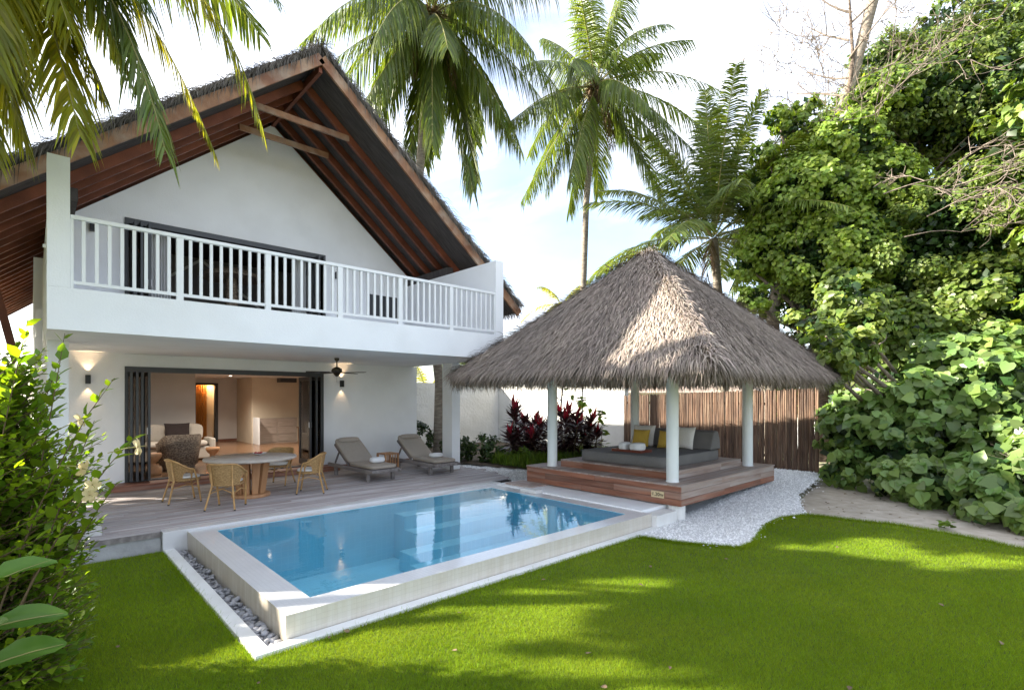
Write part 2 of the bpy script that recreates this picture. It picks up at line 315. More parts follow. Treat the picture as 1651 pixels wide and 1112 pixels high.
# ---------------- ground ----------------
def structure(o): o['kind']='structure'; return o
LZ=-.27
g=MB()
for x0,y0,x1,y1 in [(-300,-300,300,4.45),(-300,8.0,0.2,300),(8.1,4.45,300,300),(-300,4.45,1.31,8.0),(.2,8.7,8.1,300),(.2,8.0,1.31,8.7)]:
    g.add([(x0,y0,LZ-.012),(x1,y0,LZ-.012),(x1,y1,LZ-.012),(x0,y1,LZ-.012)],[(0,1,2,3)])
structure(g.build('ground',m_ground))
lawn_poly=[(-6,-8),(8.6,-8),(9.35,-2.5),(10.05,.2),(10.4,1.04),(10.55,1.9),(10.35,2.6),(10.25,3.2),(9.6,3.42),(8.9,3.40),(8.2,3.24),(7.6,3.10),(7.28,3.13),(7.05,3.5),(6.85,3.95),(6.72,4.455),(1.315,4.455),(1.315,8.5),(-6,8.5)]
structure(MB().poly(lawn_poly,LZ).build('lawn',m_lawnbase))
sand_poly=[(9.35,-2.5),(13.5,-3),(15,1.5),(14.4,4.2),(11.6,3.75),(10.25,3.2),(10.35,2.6),(10.55,1.9),(10.4,1.04),(10.05,.2)]
structure(MB().poly(sand_poly,LZ+.004).build('sandy_strip',m_sand))
def sm(t): t=np.clip(t,0,1); return t*t*(3-2*t)
def gz(x,y):
    x=np.asarray(x,float);y=np.asarray(y,float)
    t=sm((x-8.6)/3.3)*sm((y-3.3)/1.1); t2=sm((y-8.0)/1.2)
    return -.25+.21*np.maximum(t,t2)
def grid_sheet(x0,y0,x1,y1,n,m,inside,hf):
    v=[];f=[]
    for i in range(n+1):
        for j in range(m+1):
            x=x0+(x1-x0)*i/n;y=y0+(y1-y0)*j/m; v.append((x,y,float(hf(x,y))))
    for i in range(n):
        for j in range(m):
            cx=x0+(x1-x0)*(i+.5)/n; cy=y0+(y1-y0)*(j+.5)/m
            if inside(cx,cy): f.append((i*(m+1)+j,(i+1)*(m+1)+j,(i+1)*(m+1)+j+1,i*(m+1)+j+1))
    return v,f
def inpoly(poly):
    P=np.array(poly)
    def f(x,y):
        x=np.asarray(x);y=np.asarray(y); c=np.zeros(np.broadcast(x,y).shape,bool)
        j=len(P)-1
        for i in range(len(P)):
            xi,yi=P[i];xj,yj=P[j]
            cond=((yi>y)!=(yj>y))&(x<(xj-xi)*(y-yi)/(yj-yi+1e-12)+xi)
            c^=cond; j=i
        return c
    return f
grav_poly=[(6.78,4.455),(6.9,3.95),(7.1,3.5),(7.32,3.16),(7.6,3.13),(8.2,3.27),(8.9,3.43),(9.6,3.45),(10.25,3.24),(11.6,3.78),(14.5,4.15),(14.5,12.2),(8.9,12.6),(8.25,11.2),(8.1,8.6),(8.1,4.6),(7.65,4.455)]
gin=inpoly(grav_poly)
v,f=grid_sheet(6.6,3.0,14.6,12.6,110,130,lambda x,y: bool(gin(x,y)),gz)
structure(MB().add(v,f,True).build('gravel_bed',m_gravelbase))
# loose coral stones on the bed: nobody could count them
n=120000
X=rng.uniform(6.7,14.6,n);Y=rng.uniform(3.1,12.4,n)
d=X*.6811+Y*.7322
keep=(gin(X,Y)|(gin(X+rng.normal(0,.09,n),Y+rng.normal(0,.09,n))&(rng.random(n)<.35)))&(X>6.9)&(rng.random(n)<np.clip((9.0/d)**2*1.6,0,1))&~((X>8.2)&(X<11.9)&(Y>4.7)&(Y<7.9))
X=X[keep];Y=Y[keep];n=len(X)
Z=gz(X,Y)+.004
s=rng.uniform(.008,.022,n)**1.0*rng.choice([1,1,1.35],n)
base=np.array([(1,0,0),(-.5,.87,0),(-.5,-.87,0),(0,0,.8)],float)
ang=rng.uniform(0,6.28,n);ca=np.cos(ang);sa=np.sin(ang)
V=np.zeros((n,4,3));jit=rng.uniform(.7,1.3,(n,4,3))
b=base[None]*jit
V[...,0]=(b[...,0]*ca[:,None]-b[...,1]*sa[:,None])*s[:,None]+X[:,None]
V[...,1]=(b[...,0]*sa[:,None]+b[...,1]*ca[:,None])*s[:,None]+Y[:,None]
V[...,2]=b[...,2]*s[:,None]+Z[:,None]
V[:,3,0]+=rng.uniform(-.004,.004,n)
F=(np.array([(0,1,3),(1,2,3),(2,0,3)])[None]+np.arange(n)[:,None,None]*4).reshape(-1,3)
tag(link('coral_gravel',np_mesh('coral_gravel',V,F,m_gravel)),'loose white coral gravel spread around the thatched pavilion','gravel',kind='stuff')
# planting bed
bed=[(8.75,11.9),(9.15,10.4),(9.45,9.45),(10.4,9.0),(11.9,8.7),(14.5,8.6),(14.5,16.5),(8.6,16.5)]
v,f=grid_sheet(8.5,8.4,14.5,16.5,40,50,lambda x,y,q=inpoly(bed): bool(q(x,y)),lambda x,y:.0+.02*math.sin(x*5)*math.cos(y*4))
structure(MB().add(v,f,True).build('planting_bed',m_soil))
# ---------------- pool ----------------
RZ=-.03; WZ=-.034; PD=-1.0
px0,px1,py0,py1=1.92,7.03,4.865,8.2; ox0,ox1,oy0=1.605,7.37,4.592
t_bot=tile_mat('pool_tile_floor',(.34,.70,.83),(.36,.72,.84),(.39,.74,.86),(0,1),w=.10,rough=.4,ms=.007)
t_bx=tile_mat('pool_tile_side',(.34,.70,.83),(.36,.72,.84),(.39,.74,.86),(1,2),w=.10,rough=.4,ms=.007)
t_by=tile_mat('pool_tile_end',(.34,.70,.83),(.36,.72,.84),(.39,.74,.86),(0,2),w=.10,rough=.4,ms=.007)
t_rim=tile_mat('rim_mosaic',(.66,.66,.665),(.64,.64,.65),(.60,.60,.61),(0,1),w=.048,rough=.16,ms=.003,var=.08)
t_wx=tile_mat('mosaic_wall_side_shaded',(.50,.46,.40),(.48,.44,.385),(.45,.41,.355),(1,2),w=.048,rough=.30,ms=.003,streak=(.72,.66,.58))  # front mosaic repeated darker, shade of the side face put in the colour
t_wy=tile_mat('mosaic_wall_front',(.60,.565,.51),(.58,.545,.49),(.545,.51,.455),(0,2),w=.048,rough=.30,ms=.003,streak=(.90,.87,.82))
pool=empty('swimming_pool',(ox0,oy0,LZ)); structure(pool)
def pb(name,mb,m,par=pool,**k):
    o=mb.build(name,m,par,**k); o.matrix_parent_inverse=Matrix.Translation((-ox0,-oy0,-LZ)); return o
pb('pool_floor',MB().add([(px0,py0,PD),(px1,py0,PD),(px1,py1,PD),(px0,py1,PD)],[(0,1,2,3)]),t_bot)
pb('pool_side',MB().add([(px0,py0,PD),(px0,py1,PD),(px0,py1,RZ),(px0,py0,RZ)],[(0,1,2,3)]).add([(px1,py0,PD),(px1,py1,PD),(px1,py1,RZ),(px1,py0,RZ)],[(3,2,1,0)]),t_bx)
pb('pool_end',MB().add([(px0,py0,PD),(px1,py0,PD),(px1,py0,RZ),(px0,py0,RZ)],[(3,2,1,0)]).add([(px0,py1,PD),(px1,py1,PD),(px1,py1,RZ),(px0,py1,RZ)],[(0,1,2,3)]),t_by)
def ring(o_,i_,z):  # flat rectangular ring
    (a,b,c,d),(e,f_,g_,h)=o_,i_
    return MB().add([(a,b,z),(c,b,z),(c,d,z),(a,d,z),(e,f_,z),(g_,f_,z),(g_,h,z),(e,h,z)],[(0,1,5,4),(1,2,6,5),(2,3,7,6),(3,0,4,7)])
pb('pool_rim',ring((ox0,oy0,ox1,8.45),(px0,py0,px1,py1),RZ),t_rim)
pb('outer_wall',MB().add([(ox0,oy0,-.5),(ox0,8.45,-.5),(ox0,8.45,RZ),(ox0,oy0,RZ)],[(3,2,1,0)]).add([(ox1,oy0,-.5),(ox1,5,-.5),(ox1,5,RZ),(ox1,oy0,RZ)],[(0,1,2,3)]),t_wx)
pb('outer_wall',MB().add([(ox0,oy0,-.5),(ox1,oy0,-.5),(ox1,oy0,RZ),(ox0,oy0,RZ)],[(0,1,2,3)]),t_wy)
m_water=glassy('pool_water',(.80,.95,.99),1.33,bump=.16,scale=(1,2.0,1),bs=3.4)
pb('water_surface',MB().add([(px0,py0,WZ),(px1,py0,WZ),(px1,py1,WZ),(px0,py1,WZ)],[(0,1,2,3)]),m_water)
# steps in the far corner: treads run along the deck side
for k,(dz,dy,x0_) in enumerate([(-.22,.34,4.75),(-.45,.68,4.75),(-.68,1.02,4.45),(-.84,1.36,4.45)]):
    pb('pool_step',MB().box(x0_,py1-dy,PD+.002,px1-.003,py1-dy+.338,dz),t_bot)
# deck-side coping slab and its white end block
pb('coping',MB().box(1.315,8.45,-.5,7.52,8.66,0.0),t_rim,bev=.004)
# trench, kerb and pebbles
kerb=empty('trench_kerb',(1.32,4.46,LZ)); structure(kerb)
def kb(name,mb,m,bev=0):
    o=mb.build(name,m,kerb,bev=bev); o.matrix_parent_inverse=Matrix.Translation((-1.32,-4.46,-LZ)); return o
KZ=-.235
kb('kerb_side',MB().box(1.32,4.582,-.5,1.45,8.448,KZ),m_white_curb,.006)
kb('kerb_front',MB().box(1.32,4.46,-.5,7.66,4.58,KZ+.0005),m_white_curb,.006)
kb('trench_floor',MB().add([(1.45,4.58,-.36),(1.605,4.58,-.36),(1.605,8.45,-.36),(1.45,8.45,-.36)],[(0,1,2,3)]),m_soil)
pk=[]
def pebble_mesh(i):
    r_=random.Random(i); v=[];f=[];bm=bmesh.new(); bmesh.ops.create_icosphere(bm,subdivisions=1,radius=1)
    for q in bm.verts: q.co*=1+r_.uniform(-.16,.16)
    me=bpy.data.meshes.new('pebble'); bm.to_mesh(me); bm.free(); me.polygons.foreach_set('use_smooth',[True]*len(me.polygons)); me.materials.append(m_pebble); return me
pmesh=[pebble_mesh(i) for i in range(6)]
for i in range(250):
    y=4.62+(3.80)*(i/250)**1.25+random.uniform(-.02,.02); x=random.uniform(1.465,1.59)
    o=link('pebble',random.choice(pmesh),kerb); o.matrix_parent_inverse=Matrix.Translation((-1.32,-4.46,-LZ))
    s_=random.uniform(.022,.036)*(1.15 if y<5.6 else 1)
    o.location=(x,y,-.305+random.uniform(-.02,.035)); o.scale=(s_*random.uniform(.9,1.4),s_*random.uniform(.9,1.3),s_*random.uniform(.6,.85)); o.rotation_euler=(random.uniform(-.5,.5),random.uniform(-.5,.5),random.uniform(0,6))
# small loose ones under them
n=1500; V=[];F=[]
for i in range(n):
    x=random.uniform(1.46,1.6); y=random.uniform(4.6,8.43); s_=random.uniform(.012,.02); z=-.335+random.uniform(0,.02)
    o=len(V); V+=[(x+s_,y,z),(x,y+s_,z),(x-s_,y,z),(x,y-s_,z),(x,y,z+s_*.8)]; F+=[(o,o+1,o+4),(o+1,o+2,o+4),(o+2,o+3,o+4),(o+3,o,o+4)]
o=link('small_pebbles',np_mesh('small_pebbles',V,F,m_pebble),kerb); o.matrix_parent_inverse=Matrix.Translation((-1.32,-4.46,-LZ)); o['kind']='stuff'
# white plinth beside the pool under the pavilion
pl=empty('pavilion_plinth',(7.375,4.9,LZ)); structure(pl)
def plb(name,mb,m=m_white_curb,bev=.004):
    o=mb.build(name,m,pl,bev=bev); o.matrix_parent_inverse=Matrix.Translation((-7.375,-4.9,-LZ)); return o
plb('plinth_wall',MB().box(7.372,4.78,-.5,8.3,8.44,-.012),m_plaster)
plb('plinth_ledge',MB().box(7.375,4.50,-.45,8.0,4.76,-.06))
plb('plinth_ledge',MB().box(7.20,7.05,-.028,7.365,7.50,.035))
plb('footing',MB().tube([(8.2,4.62,-.5),(8.2,4.62,-.004)],.15,16))
# ---------------- deck ----------------
deck=empty('timber_deck',(1.3,8.66,-.05)); structure(deck)
def dk(name,mb,m,bev=0):
    o=mb.build(name,m,deck,bev=bev); o.matrix_parent_inverse=Matrix.Translation((-1.3,-8.66,.05)); return o
def boards():
    cache={}
    y=8.662; k=0
    pitch=.0995
    while y<13.0:
        xr=7.9+random.uniform(-.05,.25)+(.5*min(1,max(0,(y-8.66)/1.2))) if y<11.4 else 8.3+random.uniform(-.1,.3)
        if y<8.72: xr=7.5
        x=-1.6+random.uniform(-.8,0)
        while x<xr-.05:
            ln=random.choice([2.2,2.8,3.3]); x1=min(x+ln,xr)
            if xr-x1<.5: x1=xr
            w_=round(x1-x,3)
            mb=MB().box(0,0,-.028,w_-.004,pitch-.010,0)
            brown=(y>10.9+random.uniform(-1.1,1.1))
            o=mb.build('deck_board',m_deck2 if brown else m_deck,deck); o.matrix_parent_inverse=Matrix.Translation((-1.3,-8.66,.05))
            o.location=(x,y,random.uniform(-.0025,.0025)); o.rotation_euler=(random.uniform(-.006,.006),0,random.uniform(-.0006,.0006))
            x=x1
        y+=pitch
boards()
dk('under_deck',MB().box(-2.2,8.668,-.5,8.05,13.0,-.034),m_dark)
# left front part of the deck, edge beam and concrete footing
for k in range(1):
    dk('deck_board',MB().box(-2.2,8.557,-.03,1.308,8.657,-.001),m_deck)
dk('edge_beam',MB().box(-2.2,8.540,-.075,1.308,8.556,-.004),m_greywood)
dk('concrete_footing',MB().box(-2.2,8.558,-.5,1.306,8.64,-.078),m_conc2)
# foot-wash basin
ba=empty('foot_basin',(.1,9.45,0),0,'low pale concrete foot basin at the left end of the timber deck','basin')
def bab(n_,mb): 
    o=mb.build(n_,m_concrete,ba,bev=.006); o.matrix_parent_inverse=Matrix.Translation((-.1,-9.45,0)); return o
bab('basin_wall',MB().box(-.6,8.86,-.12,.69,9.02,.105)); bab('basin_wall',MB().box(.53,9.022,-.1,.689,10.05,.104)); bab('basin_wall',MB().box(-.6,9.9,-.1,.528,10.05,.104)); bab('basin_floor',MB().box(-.6,9.022,-.1,.528,9.898,.045))
# ---------------- house ----------------
H=empty('villa',(4.25,13.06,0),0,'white two storey villa with thatched gable roof, balcony and wide folding doors','villa')
HI=Matrix.Translation((-4.25,-13.06,0))
def hb(name,mb,m,par=H,bev=0):
    o=mb.build(name,m,par,bev=bev)
    o.matrix_parent_inverse=HI if par is H else Matrix.Identity(4)
    return o
def ppart(name,mb,m,parent,bev=0):  # child of a mesh part (parent sits at the villa base frame)
    o=mb.build(name,m,parent,bev=bev); return o
YF=13.06; SL=.82; RX=4.25; RBZ=8.44
def rz(x): return RBZ-SL*abs(x-RX)
# lower facade with opening
mb=MB(); 
mb.box(.3,YF,-.2,1.38,YF+.2,2.75); mb.box(5.50,YF,-.2,8.31,YF+.2,2.75); mb.box(1.38,YF+.001,2.49,5.50,YF+.199,2.75); mb.box(1.38,YF+.02,-.2,5.5,YF+.199,.13)
hb('ground_floor_wall',mb,m_plaster)
# gable wall (front face polygons + thickness) with door opening
def prismY(mb,pts,y0,y1):
    n=len(pts); v=[(x,y0,z) for x,z in pts]+[(x,y1,z) for x,z in pts]
    f=[tuple(range(n)),tuple(range(n,2*n))[::-1]]+[(i,(i+n),((i+1)%n)+n,(i+1)%n) for i in range(n)]
    return mb.add(v,f)
mb=MB(); e=.012
prismY(mb,[(.30,2.75),(1.38,2.75),(1.38,rz(1.38)-e),(.30,rz(.30)-e)],YF,YF+.2)
prismY(mb,[(1.38,5.52),(5.55,5.52),(5.55,rz(5.55)-e),(4.25,RBZ-e),(1.38,rz(1.38)-e)],YF,YF+.2)
prismY(mb,[(5.55,2.75),(8.12,2.75),(8.12,rz(8.12)-e),(5.55,rz(5.55)-e)],YF,YF+.2)
hb('gable_wall',mb,m_plaster)
hb('side_return_wall',MB().box(.03,YF+.01,-.2,.298,YF+.6,2.98).box(.05,YF+.02,2.982,.298,YF+.6,3.5),m_plaster)
hb('side_wall',MB().box(8.12,YF+.21,-.2,8.31,23.3,5.0),m_plaster); hb('side_wall',MB().box(.02,YF+.7,-.2,.24,23.3,4.6),m_plaster)
hb('rear_wall',MB().box(.3,23.3,-.2,8.2,23.5,4.9),m_plaster)
# balcony slab, fascia, parapet side walls
hb('balcony_fascia',MB().box(.142,9.06,2.751,7.908,9.20,3.315),m_plaster)
hb('balcony_slab',MB().box(.145,9.202,2.751,8.149,YF-.002,3.10),m_plaster)
hb('balcony_side_wall',MB().box(.142,9.061,3.317,.372,9.35,5.05),m_plaster)
hb('balcony_side_wall',MB().box(.145,9.352,3.10,.365,YF-.003,4.3),m_plaster)
hb('balcony_side_wall',MB().box(7.912,9.061,2.752,8.148,9.20,5.05).box(7.914,9.202,3.10,8.147,YF-.003,5.048),m_plaster)
for x in (.168,7.93): hb('column',MB().box(x,10.8,-.05,x+.26,11.22,2.75),m_plaster,bev=.004)
hb('door_step',MB().box(1.12,12.62,0.0,5.75,13.025,.085),m_redwood); hb('door_step',MB().box(1.10,12.60,.087,5.77,13.025,.128),m_redwood,bev=.006)
hb('timber_skirting',MB().box(5.78,12.95,0.0,8.0,13.055,.09),m_redwood)
# little round brackets on left wall
hb('conduit_clip',MB().box(.105,9.3,3.86,.14,9.34,3.90),m_paint)
# railing
RL=hb('railing',MB().box(.374,9.065,4.245,7.91,9.135,4.30),m_paint,bev=.006)
xs=[.374+i*(7.91-.374)/6 for i in range(7)]
ppart('bottom_rail',MB().box(.374,9.08,3.375,7.91,9.12,3.42),m_paint,RL)
for i,x in enumerate(xs):
    w_=.035 if i in(0,6) else .045
    ppart('post',MB().box(max(.374,x-w_),9.07,3.317,min(7.91,x+w_),9.13,4.244),m_paint,RL)
bal=MB().box(-.021,9.082,3.421,.021,9.118,4.243).mesh('baluster',m_paint)
for i in range(6):
    for k in range(1,9):
        o=link('baluster',bal,RL); o.location.x=xs[i]+(xs[i+1]-xs[i])*k/9
# roof
RF0,RF1=10.17,23.9; HW=5.5
def slope_slab(mb,y0,y1,zb,zt,x0=0,x1=HW,n=1):
    for s in (-1,1):
        pts=[(RX+s*x0,RBZ-SL*x0+zb),(RX+s*x1,RBZ-SL*x1+zb),(RX+s*x1,RBZ-SL*x1+zt),(RX+s*x0,RBZ-SL*x0+zt)]
        if s<0: pts=pts[::-1]
        prismY(mb,pts,y0,y1)
    return mb
roof=hb('roof',slope_slab(MB(),RF0+.03,RF1,.24,.50),m_thatchdark)
ppart('ceiling_lining',slope_slab(MB(),RF0+.02,RF1,.205,.232,0,HW-.05),m_soffit,roof)
for s in (-1,1):
    rm=MB().beam((RX+s*.03,0,RBZ+.10-SL*.03),(RX+s*(HW-.12),0,RBZ+.10-SL*(HW-.12)),.075,.155,up=(0,0,1)).mesh('rafter',m_rafter)
    for k in range(23):
        o=link('rafter',rm,roof); o.location.y=11.09+k*.555
    ppart('barge_board',MB().beam((RX+s*.0,RF0,RBZ+.20),(RX+s*(HW-.02),RF0,RBZ+.20-SL*(HW-.02)),.05,.20),m_barge,roof)
    ppart('wall_plate',MB().box(RX+s*3.78-.08,11.0,5.06,RX+s*3.78+.08,13.0,5.26),m_soffit,roof)
ppart('ridge_beam',MB().box(RX-.035,RF0+.05,RBZ-.06,RX+.035,13.05,RBZ+.10),m_rafter,roof)
for y in (11.09,12.2): ppart('collar_tie',MB().box(RX-.98,y-.09,7.62,RX+.98,y-.04,7.74),m_barge,roof)
ppart('brace',MB().beam((-.7,13.0,4.9),(-.15,13.0,2.2),.10,.12),m_rafter,roof)
# thatch strands: generator
def strands(P,D,Nn,ln,wd,lift=.25,droop=0.0):
    n=len(P); P=np.asarray(P);D=np.asarray(D);Nn=np.asarray(Nn)
    D=D/np.linalg.norm(D,axis=1,keepdims=True); S=np.cross(D,Nn); S/=np.linalg.norm(S,axis=1,keepdims=True)+1e-9
    ln=ln[:,None]; w_=wd[:,None]; bow=rng.uniform(-.12,.12,n)[:,None]
    mid=P+D*ln*.55+Nn*ln*lift*.25+S*ln*bow; tip=P+D*ln+Nn*ln*lift*.1+S*ln*bow*1.8-np.array([0,0,1])*ln*droop
    V=np.stack([P-S*w_*.5,P+S*w_*.5,mid-S*w_*.5,mid+S*w_*.5,tip],1)
    F=(np.array([(0,1,3),(0,3,2),(2,3,4)])[None]+np.arange(n)[:,None,None]*5).reshape(-1,3)
    return V.reshape(-1,3),F
def merge(parts):
    V=[];F=[];o=0
    for v,f in parts: V.append(v); F.append(f+o); o+=len(v)
    return np.concatenate(V),np.concatenate(F)
parts_=[]
for s in (-1,1):
    n=2600; u=rng.uniform(0,HW,n); P=np.stack([RX+s*u,np.full(n,RF0+.02)+rng.uniform(-.02,.06,n),RBZ-SL*u+.50-rng.uniform(0,.06,n)],1)
    D=np.stack([s*rng.uniform(.0,.9,n),-rng.uniform(.15,.7,n),-rng.uniform(.1,1.0,n)],1)
    parts_.append(strands(P,D,np.tile([0,-1.,.2],(n,1)),rng.uniform(.08,.42,n)*rng.choice([.6,1],n),rng.uniform(.006,.013,n),droop=.35))
    n=5000; u=rng.uniform(0,HW,n); y=rng.uniform(RF0,RF0+3,n)   # top surface near the front
    P=np.stack([RX+s*u,y,RBZ-SL*u+.50],1); D=np.stack([np.full(n,s*1.)+rng.normal(0,.2,n),rng.normal(-.15,.25,n),-SL+rng.normal(0,.12,n)],1)
    parts_.append(strands(P,D,np.tile([s*.6,0,.8],(n,1)),rng.uniform(.2,.4,n),rng.uniform(.01,.018,n),lift=.6))
    n=2600; y=rng.uniform(RF0,17,n); u=HW-rng.uniform(0,.25,n)     # eave fringe
    P=np.stack([RX+s*u,y,RBZ-SL*u+.27+rng.uniform(0,.22,n)],1); D=np.stack([np.full(n,s*.55)+rng.normal(0,.15,n),rng.normal(0,.15,n),np.full(n,-1.)],1)
    parts_.append(strands(P,D,np.tile([s*1.,0,.3],(n,1)),rng.uniform(.2,.45,n),rng.uniform(.01,.018,n)))
n=900; y=rng.uniform(RF0-.05,RF0+2,n); P=np.stack([RX+rng.normal(0,.08,n),y,np.full(n,RBZ+.5)+rng.uniform(-.02,.05,n)],1)
D=np.stack([rng.normal(0,.9,n),rng.normal(-.2,.5,n),rng.uniform(-.5,.6,n)],1); parts_.append(strands(P,D,np.tile([0,0,1.],(n,1)),rng.uniform(.1,.28,n),rng.uniform(.006,.012,n),droop=.3))
V,F=merge(parts_); o=link('thatch',np_mesh('thatch',V,F,m_thatch_old),roof); o['kind']='stuff'
# folding doors
m_glass=glassy('door_glass',(.80,.84,.84),1.5,base=.02)
def door(name,x0,x1,z0,z1,left,right,par=H):
    mb=MB(); mb.box(x0,YF-.03,z1-.11,x1,YF+.10,z1); mb.box(x0,YF-.03,z0,x0+.06,YF+.1,z1-.112); mb.box(x1-.06,YF-.03,z0,x1,YF+.1,z1-.112); mb.box(x0+.062,YF-.05,z0,x1-.062,YF+.12,z0+.05)
    fr=hb(name,mb,m_alu)
    for (x,y0,y1) in left+right:
        d=MB(); w_=.045
        d.box(x-w_/2,y0,z0+.052,x+w_/2,y0+.08,z1-.114); d.box(x-w_/2,y1-.08,z0+.052,x+w_/2,y1,z1-.114)
        d.box(x-w_/2,y0+.082,z0+.052,x+w_/2,y1-.082,z0+.2); d.box(x-w_/2,y0+.082,z1-.2,x+w_/2,y1-.082,z1-.114)
        ppart('door_leaf',d,m_alu,fr,bev=.003)
        ppart('pane',MB().box(x-.006,y0+.082,z0+.2,x+.006,y1-.082,z1-.2),m_glass,fr)
    for (x,y0,y1) in (left[-1],right[0]): ppart('handle',MB().box(x-.035,y0+.03,z0+1.0,x+.035,y0+.05,z0+1.14),m_paint,fr)
    return fr
door('folding_door',1.38,5.50,.10,2.49,[(1.47,12.86,13.5),(1.56,12.80,13.5),(1.65,12.84,13.5),(1.76,12.80,13.5)],[(5.10,12.86,13.6),(5.22,12.78,13.6),(5.36,12.82,13.6)])
door('folding_door',1.38,5.55,3.13,5.52,[(1.52,12.72,13.4),(1.62,12.68,13.4),(1.76,12.74,13.4)],[(5.26,12.72,13.4),(5.38,12.70,13.4)])
hb('window',MB().box(6.80,YF-.012,4.12,7.72,YF+.02,4.70),m_alu)
# wall lights
def wall_light(x,y,z,label,lit=True):
    t=empty('wall_light',(x,y,z),0,label,'wall light','black cube up and down wall lights')
    MB().box(-.04,-.10,-.085,.04,-.0,.085).build('lamp_body',m_black,t,bev=.004)
    if lit:
        for sgn in (1,-1):
            ld=bpy.data.lights.new('lamp_glow','SPOT'); ld.energy=3.2 if sgn>0 else 1.8; ld.color=(1,.66,.36); ld.spot_size=R(75); ld.spot_blend=.6; ld.shadow_soft_size=.02
            lo=bpy.data.objects.new('lamp_glow',ld); COL.objects.link(lo); lo.parent=t; lo.location=(0,-.055,sgn*.09); lo.rotation_euler=(math.pi if sgn>0 else 0,0,0)
wall_light(.80,13.055,2.21,'lit black wall light left of the ground floor folding doors')
wall_light(5.98,13.055,2.22,'lit black wall light behind the ceiling fan, right of the ground floor doors')
wall_light(.865,13.055,5.20,'small dark wall light on the upper wall at the left end of the balcony',False)
wall_light(5.85,13.055,5.05,'small dark wall light on the upper wall, right of the balcony doors',False)
# downlights (lit)
def downlight(x,y,z,label,e=28,col=(1,.90,.78),size=R(140),cat='ceiling light',ns=1):
    t=empty('downlight',(x,y,z),0,label,cat,'recessed ceiling downlights in the ground floor room' if z<2.7 else 'recessed ceiling downlights of the upper room' if z>3 else None)
    m=bpy.data.materials.get('lit_lens')
    if not m:
        m=bpy.data.materials.new('lit_lens'); m.use_nodes=True; p=m.node_tree.nodes['Principled BSDF']; p.inputs['Emission Color'].default_value=(1,.85,.65,1); p.inputs['Emission Strength'].default_value=2
    MB().lathe([(.0,-.004),(.045,-.004),(.05,0)],n=14).build('lens',m,t)
    ld=bpy.data.lights.new('lamp_glow','SPOT'); ld.energy=e; ld.color=col; ld.spot_size=size; ld.spot_blend=.8; ld.shadow_soft_size=.06
    lo=bpy.data.objects.new('lamp_glow',ld); COL.objects.link(lo); lo.parent=t; lo.location=(0,0,-.03)
for x,y,e_,lb in [(5.0,19.6,95,'small lit downlight in the room ceiling above the doorway'),(2.4,15.2,45,'unseen downlight above the wicker armchair, added to brighten the room'),(5.0,15.6,75,'unseen downlight added to brighten the middle of the open room'),(7.0,17.8,100,'unseen downlight added to light the low cabinet')]:
    downlight(x,y,2.60,lb,e_)  # only the doorway lamp is seen; the others are added to brighten the room
# ground floor room
hb('room_floor',MB().box(.3,YF+.13,-.1,8.1,23.3,.12),m_floor)
hb('room_ceiling',MB().box(.3,YF+.201,2.61,8.1,23.3,2.74),m_intwall)
hb('partition_wall',MB().box(.45,17.5,.121,3.53,17.65,2.609),m_intwall); hb('partition_wall',MB().box(3.40,17.652,.121,3.53,22.8,2.609),m_intwall)
hb('inner_wall',MB().box(.30,YF+.201,.121,.44,17.49,2.609).box(8.0,YF+.202,.121,8.11,23.0,2.609),m_intwall)
mb=MB(); mb.box(3.54,22.8,.121,4.6,22.95,2.609); mb.box(4.6,22.801,2.34,5.25,22.949,2.609); mb.box(5.25,22.8,.121,6.05,22.95,2.609)
hb('inner_wall',mb,m_intwall)
hb('door_frame',MB().box(4.53,22.74,.125,4.60,22.9,2.34).box(5.25,22.74,.125,5.36,22.9,2.34).box(4.53,22.74,2.342,5.36,22.9,2.42),m_alu)
hb('dark_inner_door',MB().box(6.25,22.3,.125,6.52,22.6,2.34),m_alu)
hb('alcove_wall',MB().box(6.06,20.9,.121,8.0,23.2,2.609),m_intwarm)
hb('room_skirting',MB().box(5.37,22.78,.122,6.04,22.799,.22),m_redwood)
hb('lit_corridor_wall',MB().box(3.6,23.2,.1,6.2,23.28,2.6),m_intwarm)
downlight(5.0,23.05,2.58,'recessed downlight in the passage with the orange curtain',45,(1,.62,.30))
v=[];f=[]
for i in range(60):
    x=4.40+i*.011; y=23.1+.03*math.sin(i*.9); v+=[(x,y,.13),(x,y,2.5)]
for i in range(59): f.append((2*i,2*i+2,2*i+3,2*i+1))
o=MB().add(v,f,True).build('hanging_curtain',m_curtain); tag(o,'orange curtain hanging in the far inner doorway','curtain')
hb('air_conditioner_grille',MB().box(6.9,20.3,2.44,7.5,20.7,2.60),m_alu)
# cabinet
cab=empty('low_cabinet',(6.9,20.6,.12),0,'low pale wood cabinet with a white end panel at the back of the room','cabinet')
m_cab=mat('washed_wood',(.34,.28,.24),(.28,.23,.19),scale=3,stretch=(1,1,7),rough=.5)
MB().box(-.75,0,0,.72,.3,.95).build('carcass',m_cab,cab)
for i,(a,b_) in enumerate([(-.70,-.05),(.0,.70)]):
    for k in range(3): MB().box(a,-.015,.06+k*.29,b_,-.001,.33+k*.29).build('drawer_front',m_cab,cab,bev=.004)
MB().box(-.80,-.35,0,-.755,.3,.99).build('end_panel',m_paint,cab)
